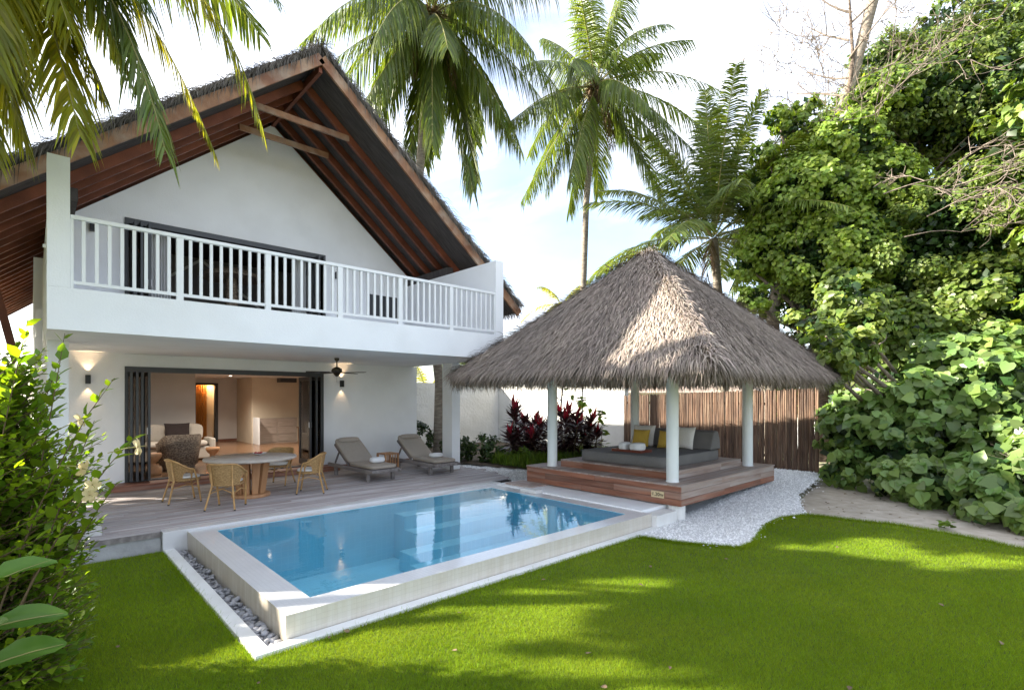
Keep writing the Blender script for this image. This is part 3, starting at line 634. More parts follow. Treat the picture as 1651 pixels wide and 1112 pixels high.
# sofa
sofa=empty('sofa',(2.3,16.7,.12),0,'cream sofa against the inner wall behind the wicker armchair','sofa')
m_cream=mat('cream_upholstery',(.58,.53,.46),(.54,.49,.42),scale=20,rough=.9)
MB().box(-1.35,-.35,.05,1.35,.45,.38).build('sofa_base',m_cream,sofa,bev=.03)
for x in (-.9,0,.9):
    v,f=softbox(.86,.8,.17); MB().add([(a+x,b-.02,c+.38) for a,b,c in v],f,True).build('seat_cushion',m_cream,sofa)
    v,f=softbox(.86,.22,.50); MB().add([(a+x,b+.38,c+.5) for a,b,c in v],f,True).build('back_cushion',m_cream,sofa)
MB().box(1.355,-.35,.05,1.5,.45,.6).build('armrest',m_cream,sofa,bev=.04)
def throw_pillow(name,x,y,z,w_,h_,t_,m,rz_,tilt,label,cat='cushion',group=None):
    v,f=pillow(w_,h_,t_); o=MB().add(v,f,True).build(name,m); o.location=(x,y,z); o.rotation_euler=(tilt,0,rz_); return tag(o,label,cat,group)
throw_pillow('scatter_cushion',1.75,16.72,.66,.62,.50,.16,m_darkcloth,0,-.2,'dark brown cushion at the left end of the cream sofa')
throw_pillow('scatter_cushion',2.95,16.72,.66,.62,.50,.16,m_darkcloth,.05,-.2,'dark brown cushion near the right end of the cream sofa')
# wicker armchair inside
arm=empty('wicker_armchair',(2.65,14.9,.12),R(8),'grey brown wicker armchair seen from behind just inside the doors','armchair')
def shell(mb,a0,a1,r0,z0,z1f,th=.06,n=28,flare=.08,sq=.0,cx=0,cy=0):
    v=[];f=[]
    for i in range(n+1):
        a=a0+(a1-a0)*i/n; zt=z1f(a)
        for j,(r_,z_) in enumerate([(r0,z0),(r0+flare,zt),(r0+flare-th,zt),(r0-th,z0)]):
            v.append((cx+r_*math.sin(a),cy-r_*math.cos(a),z_))
    for i in range(n):
        for j in range(4):
            j2=(j+1)%4; f.append((i*4+j,(i+1)*4+j,(i+1)*4+j2,i*4+j2))
    f.append((0,1,2,3)); f.append((n*4+3,n*4+2,n*4+1,n*4))
    return mb.add(v,f,True)
shell(MB(),R(-115),R(115),.40,.10,lambda a:.84-.22*sm((abs(a)-R(45))/R(50)),th=.07).build('backrest',m_wickergrey,arm)
MB().lathe([(.33,.0),(.36,.1),(.36,.36),(.30,.40),(0,.40)],n=28).build('seat_base',m_wickergrey,arm)
v,f=softbox(.6,.6,.13); MB().add([(a,b+.03,c+.39) for a,b,c in v],f,True).build('seat_cushion',m_cream,arm)
for a in (45,135,225,315): MB().tube([(.33*math.cos(R(a)),.33*math.sin(R(a)),.1),(.36*math.cos(R(a)),.36*math.sin(R(a)),0)],.022).build('leg',m_wickergrey,arm)
def carved_stool(x,y,label,sc=1):
    t=empty('carved_stool',(x,y,.12),0,label,'stool','turned wooden stools inside the room')
    MB().lathe([(.17,0),(.19,.05),(.17,.12),(.08,.20),(.075,.24),(.15,.32),(.19,.39),(.18,.45),(0,.45)],n=20).build('turned_body',m_teak,t); t.scale=(sc,)*3
carved_stool(1.98,14.1,'turned pale wood stool beside the left door stack',1.05); carved_stool(3.55,15.6,'turned pale wood stool to the right of the wicker armchair',.9)
st=empty('wall_bench',(7.6,19.3,.12),0,'small wooden bench table at the right wall inside the room','table')
MB().box(-.35,-.35,.60,.35,.35,.65).build('top',m_floor,st); 
for x in (-.28,.28): MB().box(x-.03,-.3,0,x+.03,.3,.60).build('leg',m_floor,st)
# upper room
hb('upper_floor',MB().box(.3,YF+.001,2.99,8.1,23.3,3.12),m_floor)
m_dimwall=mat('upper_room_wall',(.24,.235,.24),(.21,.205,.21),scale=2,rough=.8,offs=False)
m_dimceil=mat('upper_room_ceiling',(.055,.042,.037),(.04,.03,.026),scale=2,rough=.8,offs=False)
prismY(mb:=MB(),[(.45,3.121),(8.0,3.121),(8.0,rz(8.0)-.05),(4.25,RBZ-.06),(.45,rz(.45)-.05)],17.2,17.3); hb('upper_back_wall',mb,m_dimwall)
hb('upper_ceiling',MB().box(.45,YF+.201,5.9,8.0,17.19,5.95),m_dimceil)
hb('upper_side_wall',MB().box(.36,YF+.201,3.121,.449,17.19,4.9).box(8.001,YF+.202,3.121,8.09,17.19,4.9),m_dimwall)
hb('wall_batten',MB().beam((1.9,17.15,4.55),(3.6,17.15,5.85),.02,.07).beam((3.6,17.14,5.85),(5.6,17.14,4.3),.02,.07),m_paint)
def curtain(x0,x1,y,z0,z1,name,label):
    v=[];f=[];n=40
    for i in range(n+1):
        x=x0+(x1-x0)*i/n; yy=y+.035*math.sin(i*1.3); v+=[(x,yy,z0),(x,yy,z1)]
    for i in range(n): f.append((2*i,2*i+2,2*i+3,2*i+1))
    return tag(MB().add(v,f,True).build(name,m_sheer),label,'curtain','white curtains of the balcony room')
curtain(1.80,2.25,13.45,3.15,5.4,'white_curtain','gathered white curtain at the left side of the balcony doors')
curtain(4.85,5.22,13.45,3.15,5.4,'white_curtain','gathered white curtain at the right side of the balcony doors')
lamp=empty('dome_lamp',(3.85,15.0,3.12),0,'round woven dome lamp on a wicker stem inside the upper room','lamp')
MB().lathe([(.76,1.86),(.70,1.95),(.45,2.08),(.0,2.12)],n=32).build('lamp_shade',m_wickergrey,lamp); MB().lathe([(.10,0),(.10,.1),(.16,1.0),(.13,1.88)],n=16).build('stem',m_wickergrey,lamp)
# ceiling fan
fan=empty('ceiling_fan',(5.06,11.27,2.75),0,'bronze ceiling fan with dark blades hanging under the balcony','ceiling fan')
MB().lathe([(.055,0),(.05,-.05),(.015,-.08),(.012,-.2),(.05,-.21),(.11,-.25),(.12,-.30),(.08,-.35),(.06,-.38),(.02,-.42),(0,-.42)][::-1],n=20).build('motor',m_bronze,fan)
MB().tube([(0,0,-.42),(0.0,0,-.55)],.003,5).build('pull_chain',m_bronze,fan)
for k in range(5):
    a=R(20+72*k); b=MB().box(.17,-.055,-.335,.66,.065,-.327); MB().box(.09,-.015,-.333,.2,.015,-.323)
    o=b.build('blade',m_darkcloth,fan,bev=.003); o.rotation_euler=(R(8),0,a)
    o=MB().box(.09,-.012,-.326,.2,.012,-.318).build('blade_bracket',m_bronze,fan); o.rotation_euler=(0,0,a)
# ---------------- furniture on the deck ----------------
def make_chair():
    t=empty('rattan_chair')
    top=lambda a: .755-.15*float(sm((abs(a)-R(35))/R(65)))
    # woven shell, arched opening under each arm
    def holez(a):
        d=(abs(a)-R(84))/R(17); return None if abs(d)>=1 else .44+.125*math.sqrt(1-d*d)
    A=R(104); n=56; v=[];f=[]
    r0,r1=.235,.30
    def pt(a,z,inner):
        k=(z-.40)/.35; r_=r0+(r1-r0)*k-(.012 if inner else 0); return (r_*math.sin(a)*1.02,-r_*math.cos(a),z)
    for inner in (0,1):
        for i in range(n+1):
            a=-A+2*A*i/n; zt=top(a)
            hb_=holez(a); zb=hb_ if hb_ else .395
            for j in range(7): v.append(pt(a,zb+(zt-zb)*j/6,inner))
    for inner in (0,1):
        o=inner*(n+1)*7
        for i in range(n):
            for j in range(6):
                a=o+i*7+j; q=(a,a+7,a+8,a+1); f.append(q if not inner else q[::-1])
    MB().add(v,f,True).build('woven_back',m_weave,t)
    pts=[pt(-A+2*A*i/40,top(-A+2*A*i/40),0) for i in range(41)]
    MB().tube(pts,.016,8).build('top_rail',m_rattan,t)
    for s in (-1,1):
        pts=[]
        for i in range(15):
            d=-1+2*i/14; a=s*(R(84)+R(17)*d); pts.append(pt(a,.44+.125*math.sqrt(max(0,1-d*d)),0))
        MB().tube(pts,.009,6).build('arm_arch',m_rattan,t)
    MB().lathe([(.20,.385),(.245,.39),(.248,.41),(.235,.425),(0,.425)],n=30).build('seat',m_weave,t)
    v,f=softbox(.43,.42,.065,exp=3); MB().add([(a,b+.01,c+.42) for a,b,c in v],f,True).build('seat_cushion',m_cushwhite,t)
    for sx,sy,x0,y0,top_z in ((-1,1,.215,.19,.605),(1,1,.215,.19,.605),(-1,-1,.165,-.20,.74),(1,-1,.165,-.20,.74)):
        if sy>0: pts=[(sx*.215,.20,0),(sx*.232,.14,.40),(sx*.288,.07,top_z)]
        else: pts=[(sx*.235,-.30,0),(sx*.16,-.20,.40),(sx*.17,-.248,top_z)]
        lg=MB().tube(pts,[.015,.017,.013],8).build('leg',m_rattan,t)
        MB().tube([pts[0],tuple(Vector(pts[0]).lerp(Vector(pts[1]),.045))],.0165,8).build('foot_cap',m_black,lg)
    MB().tube([(-.226,.16,.27),(0,.175,.335),(.226,.16,.27)],.008,6).tube([(-.185,-.235,.27),(0,-.20,.345),(.185,-.235,.27)],.008,6).tube([(-.226,.16,.27),(-.23,-.02,.33),(-.185,-.235,.27)],.008,6).tube([(.226,.16,.27),(.23,-.02,.33),(.185,-.235,.27)],.008,6).build('stretcher',m_rattan,t)
    return t
ch=make_chair()
tc_=(3.03,10.49)
spots=[((2.42,9.66),None,'rattan armchair nearest the pool, its back to the camera'),
       ((2.0,10.72),None,'rattan armchair at the left side of the round table'),
       ((3.98,10.10),None,'rattan armchair at the right side of the round table, nearest the sun loungers'),
       ((3.85,11.45),None,'rattan armchair behind the round table, only its back rim showing above it')]
for i,((x,y),_,lb) in enumerate(spots):
    o=ch if i==0 else copy_tree(ch); dx,dy=tc_[0]-x,tc_[1]-y
    o.location=(x,y,0.002); o.rotation_euler=(0,0,math.atan2(dy,dx)-math.pi/2+(0,.25,-.15,0)[i]); tag(o,lb,'chair','rattan armchairs around the terrace table')
tb=empty('round_table',(tc_[0],tc_[1],0),0,'round stone topped table on a base of upright wooden staves','table')
MB().lathe([(.0,.69),(.76,.69),(.79,.70),(.795,.725),(.785,.74),(0,.74)],n=64).build('tabletop',m_stone,tb)
MB().lathe([(.33,.0),(.335,.01),(.33,.055),(.30,.06),(0,.06)],n=40).build('base_disc',m_teak,tb)
for k in range(10):
    a=2*math.pi*k/10; o=MB().add([(-.052,.24,.06),(.052,.24,.06),(.045,.17,.06),(-.045,.17,.06),(-.075,.33,.69),(.075,.33,.69),(.06,.24,.69),(-.06,.24,.69)],[(0,1,2,3),(7,6,5,4),(0,4,5,1),(1,5,6,2),(2,6,7,3),(3,7,4,0)]).build('stave',m_teak,tb,bev=.006); o.rotation_euler=(0,0,a)
bw=empty('petal_bowl',(3.22,10.62,.742),0,'small shell dish with red petals on the round stone table','dish')
v=[];f=[]
for i in range(25):
    a=2*math.pi*i/24; r_=.125+.02*math.sin(a*6); v+=[(0.03*math.cos(a),.03*math.sin(a),.005),(r_*math.cos(a),r_*math.sin(a),.045)]
for i in range(24): f.append((2*i,2*i+1,2*i+3,2*i+2))
MB().add(v,f,True).build('dish',m_paint,bw)
m_redpetal=mat('dark_red_petal',(.30,.02,.03),rough=.6)
for i in range(7): 
    v,f=softbox(.06,.05,.02,n=4); o=MB().add(v,f,True).build('petal',m_redpetal,bw); o.location=(random.uniform(-.06,.06),random.uniform(-.05,.05),.02+i*.004); o.rotation_euler=(random.uniform(-.5,.5),random.uniform(-.5,.5),i)
# sun loungers
def make_lounger():
    t=empty('sun_lounger')
    for s in (-1,1):
        o=MB().beam((s*.35,-1.0,.235),(s*.35,1.02,.235),.055,.085).build('side_rail',m_greywood,t,bev=.008)
        MB().tube([(s*.35,-1.0,.235),(s*.35,-1.09,.245)],[.035,.028],8).build('rail_end',m_greywood,t)
        for y in (-.80,.72): MB().box(s*.31-.035,y-.035,0,s*.31+.035,y+.035,.20).build('leg',m_greywood,t,bev=.006)
        MB().beam((s*.30,.10,.29),(s*.30,.80,.72),.03,.05).build('backrest_rail',m_greywood,t)
    MB().box(-.32,-1.03,.20,.32,-.97,.275).build('foot_rail',m_greywood,t,bev=.008)
    for k in range(10): MB().box(-.32,-.93+k*.105,.255,.32,-.86+k*.105,.275).build('slat',m_greywood,t)
    for k in range(8):
        y=.14+k*.085; z=.30+(y-.10)*.64; MB().beam((-.31,y,z),(.31,y,z),.05,.015).build('slat',m_greywood,t)
    MB().beam((-.25,.62,.62),(-.25,.88,.27),.025,.04).beam((.25,.62,.62),(.25,.88,.27),.025,.04).build('prop',m_greywood,t)
    v,f=softbox(.66,1.12,.085,n=12,exp=7); MB().add([(a,b-.46,c+.28) for a,b,c in v],f,True).build('seat_pad',m_taupe,t)
    v,f=softbox(.66,.92,.085,n=12,exp=7); o=MB().add([(a,b+.46,c) for a,b,c in v],f,True).build('back_pad',m_taupe,t); o.location=(0,.07,.30); o.rotation_euler=(R(33),0,0)
    v,f=softbox(.56,.16,.07,n=8,exp=3); o=MB().add([(a,b+.80,c+.078) for a,b,c in v],f,True).build('head_pillow',m_taupe,t); o.location=(0,.07,.30); o.rotation_euler=(R(33),0,0)
    return t
lo1=make_lounger(); lo2=copy_tree(lo1)
for o,x,y,rz_,lb in ((lo1,5.68,11.25,.03,'grey teak sun lounger with taupe cushions, the left one by the wall'),(lo2,7.33,11.20,-.02,'grey teak sun lounger with taupe cushions, the right one beside the white column')):
    o.location=(x,y,.002); o.rotation_euler=(0,0,rz_); tag(o,lb,'sun lounger','sun loungers on the terrace')
def rolled_towel(x,y,z,w_,d_,h_,rz_,label,group):
    mb=MB(); v,f=softbox(w_,d_,h_,n=9,exp=3); mb.add(v,f,True); 
    v,f=softbox(w_*.97,d_*.94,h_*.52,n=7,exp=3); mb.add([(a+w_*.012,b,c+h_*.56) for a,b,c in v],f,True)
    o=mb.build('rolled_towel',m_towel); o.location=(x,y,z); o.rotation_euler=(0,0,rz_); return tag(o,label,'towel',group)
rolled_towel(5.80,10.78,.362,.36,.22,.12,.1,'folded white towel on the left sun lounger','folded towels on the sun loungers')
rolled_towel(7.42,10.78,.362,.36,.22,.10,-.1,'folded white towel on the right sun lounger','folded towels on the sun loungers')
sdt=empty('slatted_side_table',(6.62,11.75,.002),.05,'small slatted teak side table between the two sun loungers','side table')
for k in range(5): MB().box(-.2,-.2+k*.083,.42,.2,-.2+k*.083+.07,.45).build('top_slat',m_teak,sdt,bev=.003)
for x in (-.18,.18):
    for y in (-.18,.18): MB().box(x-.022,y-.022,0,x+.022,y+.022,.42).build('leg',m_teak,sdt)
for k in range(4):
    MB().box(-.11+k*.07-.012,-.19,.06,-.11+k*.07+.012,-.17,.42).build('side_slat',m_teak,sdt)
for y in (-.18,.18): MB().box(-.16,y-.01,.06,.16,y+.01,.1).build('lower_rail',m_teak,sdt)
# ---------------- pavilion ----------------
G=empty('thatched_pavilion',(10.05,6.3,0),0,'open pavilion with white columns, steep thatched roof and timber platform','pavilion')
GI=Matrix.Translation((-10.05,-6.3,0))
def gb(name,mb,m,bev=0,par=None):
    o=mb.build(name,m,par or G,bev=bev)
    if par is None: o.matrix_parent_inverse=GI
    return o
bx0,bx1,by0,by1=8.02,12.1,4.44,8.14
gb('platform_core',MB().box(bx0+.03,by0+.03,.005,bx1-.03,by1-.03,.325),m_dark)
def run(name,axis,fixed,a0,a1,z0,z1,th,m,out):
    """cladding boards butted end to end along one face"""
    a=a0
    while a<a1-.01:
        ln=random.uniform(1.1,2.3); b=min(a+ln,a1)
        if a1-b<.5: b=a1
        pr=random.uniform(0,.004)
        mb=MB()
        if axis=='y': mb.box(min(fixed,fixed+out*th)-(pr if out<0 else 0),a,z0,max(fixed,fixed+out*th)+(pr if out>0 else 0),b-.004,z1)
        else: mb.box(a,min(fixed,fixed+out*th)-(pr if out<0 else 0),z0,b-.004,max(fixed,fixed+out*th)+(pr if out>0 else 0),z1)
        gb(name,mb,m,bev=.003); a=b
for k in range(3):
    z0=.008+k*.117; z1=z0+.112
    run('cladding_board','y',bx0+.028,by0,by1,z0,z1,.028,m_redwood,-1)
    run('cladding_board','y',bx1-.028,by0,by1,z0,z1,.028,m_redwood,1)
    run('cladding_board','x',by0+.028,bx0+.03,bx1-.03,z0,z1,.028,m_topwood if k else m_redwood,-1)
k=0; y=by0-.012
while y<by1:
    if y<4.88 or y>7.42: x=bx0-.012; gb('top_board',MB().box(x,y,.338,bx1+.012,min(y+.128,by1+.01),.362),m_topwood,bev=.003)
    else:
        gb('top_board',MB().box(bx0-.012,y,.338,8.52,y+.128,.362),m_topwood,bev=.003); gb('top_board',MB().box(11.3,y,.338,bx1+.012,y+.128,.362),m_topwood,bev=.003)
    y+=.133
tx0,tx1,ty0,ty1=8.45,11.38,4.87,7.52
gb('upper_core',MB().box(tx0+.03,ty0+.03,.363,tx1-.03,ty1-.03,.478),m_dark)
run('riser_board','y',tx0+.028,ty0,ty1,.363,.487,.028,m_redwood,-1); run('riser_board','x',ty0+.028,tx0+.03,tx1,.363,.424,.028,m_topwood,-1); run('riser_board','x',ty0+.028,tx0+.03,tx1,.428,.487,.028,m_topwood,-1)
y=ty0-.01
while y<ty1-.02: gb('top_board',MB().box(tx0-.012,y,.489,tx1+.01,min(y+.128,ty1),.513),m_topwood,bev=.003); y+=.133
for x,y in ((8.33,4.77),(8.33,7.66),(11.5,4.77),(11.5,7.66)):
    gb('column',MB().tube([(x,y,.362),(x,y,2.62)],.107,28),m_column)
    gb('column_collar',MB().tube([(x,y,.3625),(x,y,.375)],.116,28),m_column)
for x in (8.33,11.5): gb('eave_beam',MB().box(x-.06,3.6,2.42,x+.06,8.8,2.58),m_rafter)
for y in (4.77,7.66): gb('eave_beam',MB().box(7.2,y-.06,2.582,12.1,y+.06,2.70),m_rafter)
ex0,ex1,ey0,ey1=6.82,12.5,3.35,9.12; EZ=2.36; AZ=5.0; ax,ay=9.88,6.25
C=[(ex0,ey0),(ex1,ey0),(ex1,ey1),(ex0,ey1)]
rb=MB(); v=[(x,y,EZ) for x,y in C]+[(ax,ay,AZ)]; rb.add(v,[(0,1,4),(1,2,4),(2,3,4),(3,0,4)])
v=[(x,y,EZ-.07) for x,y in C]+[(ax,ay,AZ-.22)]; rb.add(v,[(1,0,4),(2,1,4),(3,2,4),(0,3,4)])
rb.add([(x,y,EZ) for x,y in C]+[(x,y,EZ-.07) for x,y in C],[(0,4,5,1),(1,5,6,2),(2,6,7,3),(3,7,4,0)])
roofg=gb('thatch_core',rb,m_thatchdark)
for k in range(4):
    (x0,y0),(x1,y1)=C[k],C[(k+1)%4]
    for j in range(0,9):
        t=j/8; xx=x0+(x1-x0)*t; yy=y0+(y1-y0)*t
        if j==8: continue
        q=(Vector((ax,ay,AZ-.26))-Vector((xx,yy,EZ-.11))); 
        o=MB().beam((xx,yy,EZ-.115),(ax-q.x*.02,ay-q.y*.02,AZ-.30),.045,.06).build('rafter',m_rafter,roofg)
# thatch strands in overlapping courses
parts_=[]
A_=Vector((ax,ay,AZ))
for k in range(4):
    c0=Vector((*C[k],EZ)); c1=Vector((*C[(k+1)%4],EZ)); mid=(c0+c1)/2
    nrm=((c1-c0).cross(A_-c0)).normalized(); dn=(mid-A_); dn=(dn-nrm*dn.dot(nrm)).normalized()
    vis=k in(0,3); n=34000 if vis else 9000
    tt=np.sqrt(rng.uniform(0,1,n)); u=rng.uniform(0,1,n)
    # small course ripple
    e0=np.array(c0);e1=np.array(c1);ap=np.array(A_)
    base_=ap[None]+(e0[None]*(1-u[:,None])+e1[None]*u[:,None]-ap[None])*tt[:,None]
    fan=(u-.5)[:,None]*np.array((c1-c0).normalized())[None]*.75
    D=np.array(dn)[None]+fan*1.0+rng.normal(0,.095,(n,3))
    lift=rng.uniform(.0,.055,n)[:,None]
    P=base_+np.array(nrm)[None]*(.012+lift)
    ln=rng.uniform(.24,.50,n)
    parts_.append(strands(P,D,np.tile(np.array(nrm),(n,1)),ln,rng.uniform(.008,.020,n),lift=.5,droop=.04))
    # eave fringe
    n=3600; u=rng.uniform(-.01,1.01,n); P=e0[None]*(1-u[:,None])+e1[None]*u[:,None]+np.array(nrm)[None]*rng.uniform(-.09,.07,n)[:,None]-np.array(dn)[None]*rng.uniform(0,.22,n)[:,None]
    outw=np.array((mid-Vector((ax,ay,EZ))).normalized())
    D=outw[None]*rng.uniform(.05,.75,n)[:,None]+np.array([0,0,-1.])[None]+rng.normal(0,.15,(n,3))
    parts_.append(strands(P,D,np.tile(outw,(n,1)),rng.uniform(.18,.44,n),rng.uniform(.010,.022,n),lift=.5,droop=.08))
# hip ridges: extra bundles
for k in range(4):
    c0=np.array((*C[k],EZ)); ap=np.array(A_); n=3800; t=rng.uniform(0,1,n)
    P=ap+(c0-ap)*t[:,None]+rng.normal(0,.05,(n,3)); P[:,2]+=.03; D=(c0-ap)/np.linalg.norm(c0-ap)+rng.normal(0,.26,(n,3)); D[:,2]-=.05
    hn=np.array([c0[0]-ax,c0[1]-ay,4.0]); hn/=np.linalg.norm(hn)
    parts_.append(strands(P,D,np.tile(hn,(n,1)),rng.uniform(.2,.4,n),rng.uniform(.010,.020,n),lift=.7,droop=.05))
n=900; P=np.array(A_)+rng.normal(0,.07,(n,3)); P[:,2]=AZ+rng.uniform(-.1,.05,n); D=np.stack([rng.normal(0,1,n),rng.normal(0,1,n),np.full(n,-.75)],1)
parts_.append(strands(P,D,np.tile([0,0,1.],(n,1)),rng.uniform(.15,.35,n),rng.uniform(.01,.02,n),lift=.4))
V,F=merge(parts_); o=link('thatch',np_mesh('thatch',V,F,m_thatch),roofg); o['kind']='stuff'
# depth marker plate
pz=(bx0-.012,4.87,.165)
plate=empty('depth_marker',pz,0,'small cream depth marker plate reading 1.20m on the timber platform edge','sign')
m_cream2=mat('cream_plate',(.62,.50,.30),rough=.5); m_ink=mat('black_lettering',(.015,.013,.012),rough=.5)
MB().box(-.008,-.125,-.055,0,.125,.055).build('plate',m_cream2,plate,bev=.002)
def text_part(body,size,parent,loc,rot,m):
    c=bpy.data.curves.new('lettering','FONT'); c.body=body; c.size=size; c.extrude=.0012; c.align_x='CENTER'; c.align_y='CENTER'; c.space_character=1.05; c.offset=.0012
    o=bpy.data.objects.new('tmp',c); COL.objects.link(o); bpy.context.view_layer.update()
    me=bpy.data.meshes.new_from_object(o.evaluated_get(bpy.context.evaluated_depsgraph_get())); bpy.data.objects.remove(o); me.materials.clear(); me.materials.append(m)
    return link('lettering',me,parent,loc,rot)
text_part('1.20m',.085,plate,(-.0095,0,0),(R(90),0,R(-90)),m_ink)
for s in (-1,1): MB().tube([(-.0085,s*.108,0),(-.0105,s*.108,0)],.006,8).build('screw',m_ink,plate)
# timber pool step
ps=empty('pool_step_bench',(7.75,7.9,0),0,'small dark timber step between the pool coping and the pavilion','step')
for k in range(4): 
    o=MB().box(7.50+k*.135,7.52,-.022,7.50+k*.135+.128,8.28,.018).build('tread_board',m_topwood,ps,bev=.003); o.matrix_parent_inverse=Matrix.Translation((-7.75,-7.9,0))
o=MB().box(7.512,7.535,-.13,8.0,8.265,-.024).build('riser',m_trunkdark,ps); o.matrix_parent_inverse=Matrix.Translation((-7.75,-7.9,0))
# daybed
db=empty('daybed_mattress',(9.85,6.17,.515),0,'large dark grey daybed mattress on the upper platform of the pavilion','mattress')
v,f=softbox(2.38,2.06,.215,n=16,exp=14); MB().add(v,f,True).build('mattress_body',m_greyfab,db)
for z in (.012,.203):
    pts=[]; 
    for i in range(65):
        a=2*math.pi*i/64; c_=math.cos(a); s_=math.sin(a); pts.append((math.copysign(abs(c_)**(1/7),c_)*1.187,math.copysign(abs(s_)**(1/7),s_)*1.027,z))
    MB().tube(pts,.006,5,False).build('piping',m_greyfab,db)
def wedge(x,y,ln,label):
    mb=MB(); prof=[(0,0),(.46,0),(.44,.20),(.36,.385),(.27,.41),(.17,.36)]; n=len(prof)
    vv=[(px_,-ln/2,pz_) for px_,pz_ in prof]+[(px_,ln/2,pz_) for px_,pz_ in prof]
    mb.add(vv,[tuple(range(n)),tuple(range(n,2*n))[::-1]]+[(i,i+n,(i+1)%n+n,(i+1)%n) for i in range(n)])
    o=mb.build('wedge_bolster',m_greyfab,None,bev=.03); o.location=(x,y,.735); return tag(o,label,'bolster','grey wedge bolsters along the back of the daybed')
wedge(10.58,5.66,1.0,'grey wedge bolster at the right end of the daybed'); wedge(10.58,6.69,1.0,'grey wedge bolster at the left end of the daybed, by the rear column')
TL=R(-17)
def dpil(x,y,w_,h_,m,dz_,lb,g,rzz=0):
    v,f=pillow(w_,h_,.17); o=MB().add(v,f,True).build('throw_pillow',m); o.location=(x,y,.733); o.rotation_euler=(TL,0,R(-90)+rzz); o.location.z+=dz_; return tag(o,lb,'cushion',g)
dpil(10.46,6.78,.58,.50,m_cushwhite,.0,'white cushion on the daybed behind the left mustard cushion','white cushions on the daybed',.08)
dpil(10.46,5.80,.60,.50,m_cushwhite,.0,'white cushion on the daybed beside the grey bolster, behind the right mustard cushion','white cushions on the daybed',-.05)
dpil(10.28,6.72,.42,.40,m_yellow,.0,'mustard cushion on the daybed next to the rolled towels','mustard cushions on the daybed',.1)
dpil(10.25,6.04,.42,.40,m_yellow,.0,'mustard cushion on the daybed half hidden by the near column','mustard cushions on the daybed',.02)
tr=empty('wooden_tray',(9.15,6.18,.735),0,'dark red wooden tray on the daybed carrying two towels','tray')
m_tray=mat('red_brown_tray',(.16,.04,.025),rough=.4)
MB().box(-.20,-.36,0,.20,.36,.015).build('tray_base',m_tray,tr); 
for a,b_,c_,d_ in ((-.2,-.36,-.18,.36),(.18,-.36,.2,.36)): MB().box(a,b_,.016,c_,d_,.05).build('tray_edge',m_tray,tr,bev=.003)
for a,b_,c_,d_ in ((-.178,-.36,.178,-.34),(-.178,.34,.178,.36)): MB().box(a,b_,.016,c_,d_,.05).build('tray_edge',m_tray,tr,bev=.003)
rolled_towel(9.13,6.33,.752,.32,.19,.16,R(5),'left rolled white towel on the wooden tray','towels on the tray'); rolled_towel(9.13,6.02,.752,.32,.28,.16,R(-4),'right rolled white towel on the wooden tray','towels on the tray')
# ---------------- pole fence and garden walls ----------------
FX=14.6
fe=empty('pole_fence',(FX,7,-.1),0,'tall brown fence of upright wooden poles behind the pavilion','fence')
pm=[]
for i in range(5):
    r_=random.Random(i); pts=[(r_.uniform(-.006,.006),r_.uniform(-.006,.006),z*2.2/6) for z in range(7)]
    pm.append(MB().tube(pts,[.029*r_.uniform(.85,1.12) for _ in range(7)],8).mesh('pole',m_bamboo))
y=4.3;k=0
while y<10.15:
    o=link('pole',random.choice(pm),fe); o.location=(random.uniform(-.012,.012),y-7,0); o.rotation_euler=(random.uniform(-.008,.008),random.uniform(-.004,.004),random.uniform(0,6)); s_=random.uniform(.8,1.15); o.scale=(s_,s_,(2.2-.03*(y-4.3)+random.uniform(-.03,.02))/2.2)
    y+=.0505*s_+random.choice([0,0,0,.004])
for z in (.35,1.75): o=MB().box(.035,-2.7,z,.075,3.15,z+.07).build('cross_rail',m_trunkdark,fe)
wl=empty('garden_wall',(FX,13,0),0,'rough white stucco garden wall between the pole fence and the villa','wall')
def wb(n_,mb,m=m_stucco): 
    o=mb.build(n_,m,wl); o.matrix_parent_inverse=Matrix.Translation((-FX,-13,0)); return o
wb('wall_panel',MB().box(FX+.05,10.18,-.4,FX+.30,12.0,2.40)); wb('wall_panel',MB().box(FX,12.003,-.4,FX+.35,12.5,2.52)); wb('wall_panel',MB().box(FX+.05,12.503,-.4,FX+.30,16.95,2.42))
wb('wall_panel',MB().box(8.33,16.60,-.4,FX+.045,16.85,2.42))
# distant neighbours
def hut(x,y,w_,z0,z1,label):
    t=empty('thatched_hut',(x,y,0),.3,label,'hut','thatched huts beyond the fence')
    MB().box(-w_*.36,-w_*.36,-.3,w_*.36,w_*.36,z0+.1).build('wall',m_stucco,t)
    c_=[(-w_/2,-w_/2),(w_/2,-w_/2),(w_/2,w_/2),(-w_/2,w_/2)]
    rr=MB().add([(a,b,z0) for a,b in c_]+[(0,0,z1)],[(0,1,4),(1,2,4),(2,3,4),(3,0,4),(3,2,1,0)]).build('roof',m_thatch,t)
hut(27,15,9,2.1,4.6,'distant thatched hut seen over the left part of the pole fence'); hut(33,11,9,2.1,4.8,'distant thatched hut seen over the pole fence right of the pavilion column')
lw=tag(MB().beam((24,5.5,.25),(27,11.5,.25),.3,1.1).build('low_white_wall',m_plaster),'low white wall beyond the right end of the pole fence','wall')
tag(MB().tube([(17.6,5.75,-.2),(17.75,5.75,2.2)],.03,8).build('white_pole',m_paint),'thin white pole standing just past the right end of the pole fence','pole')
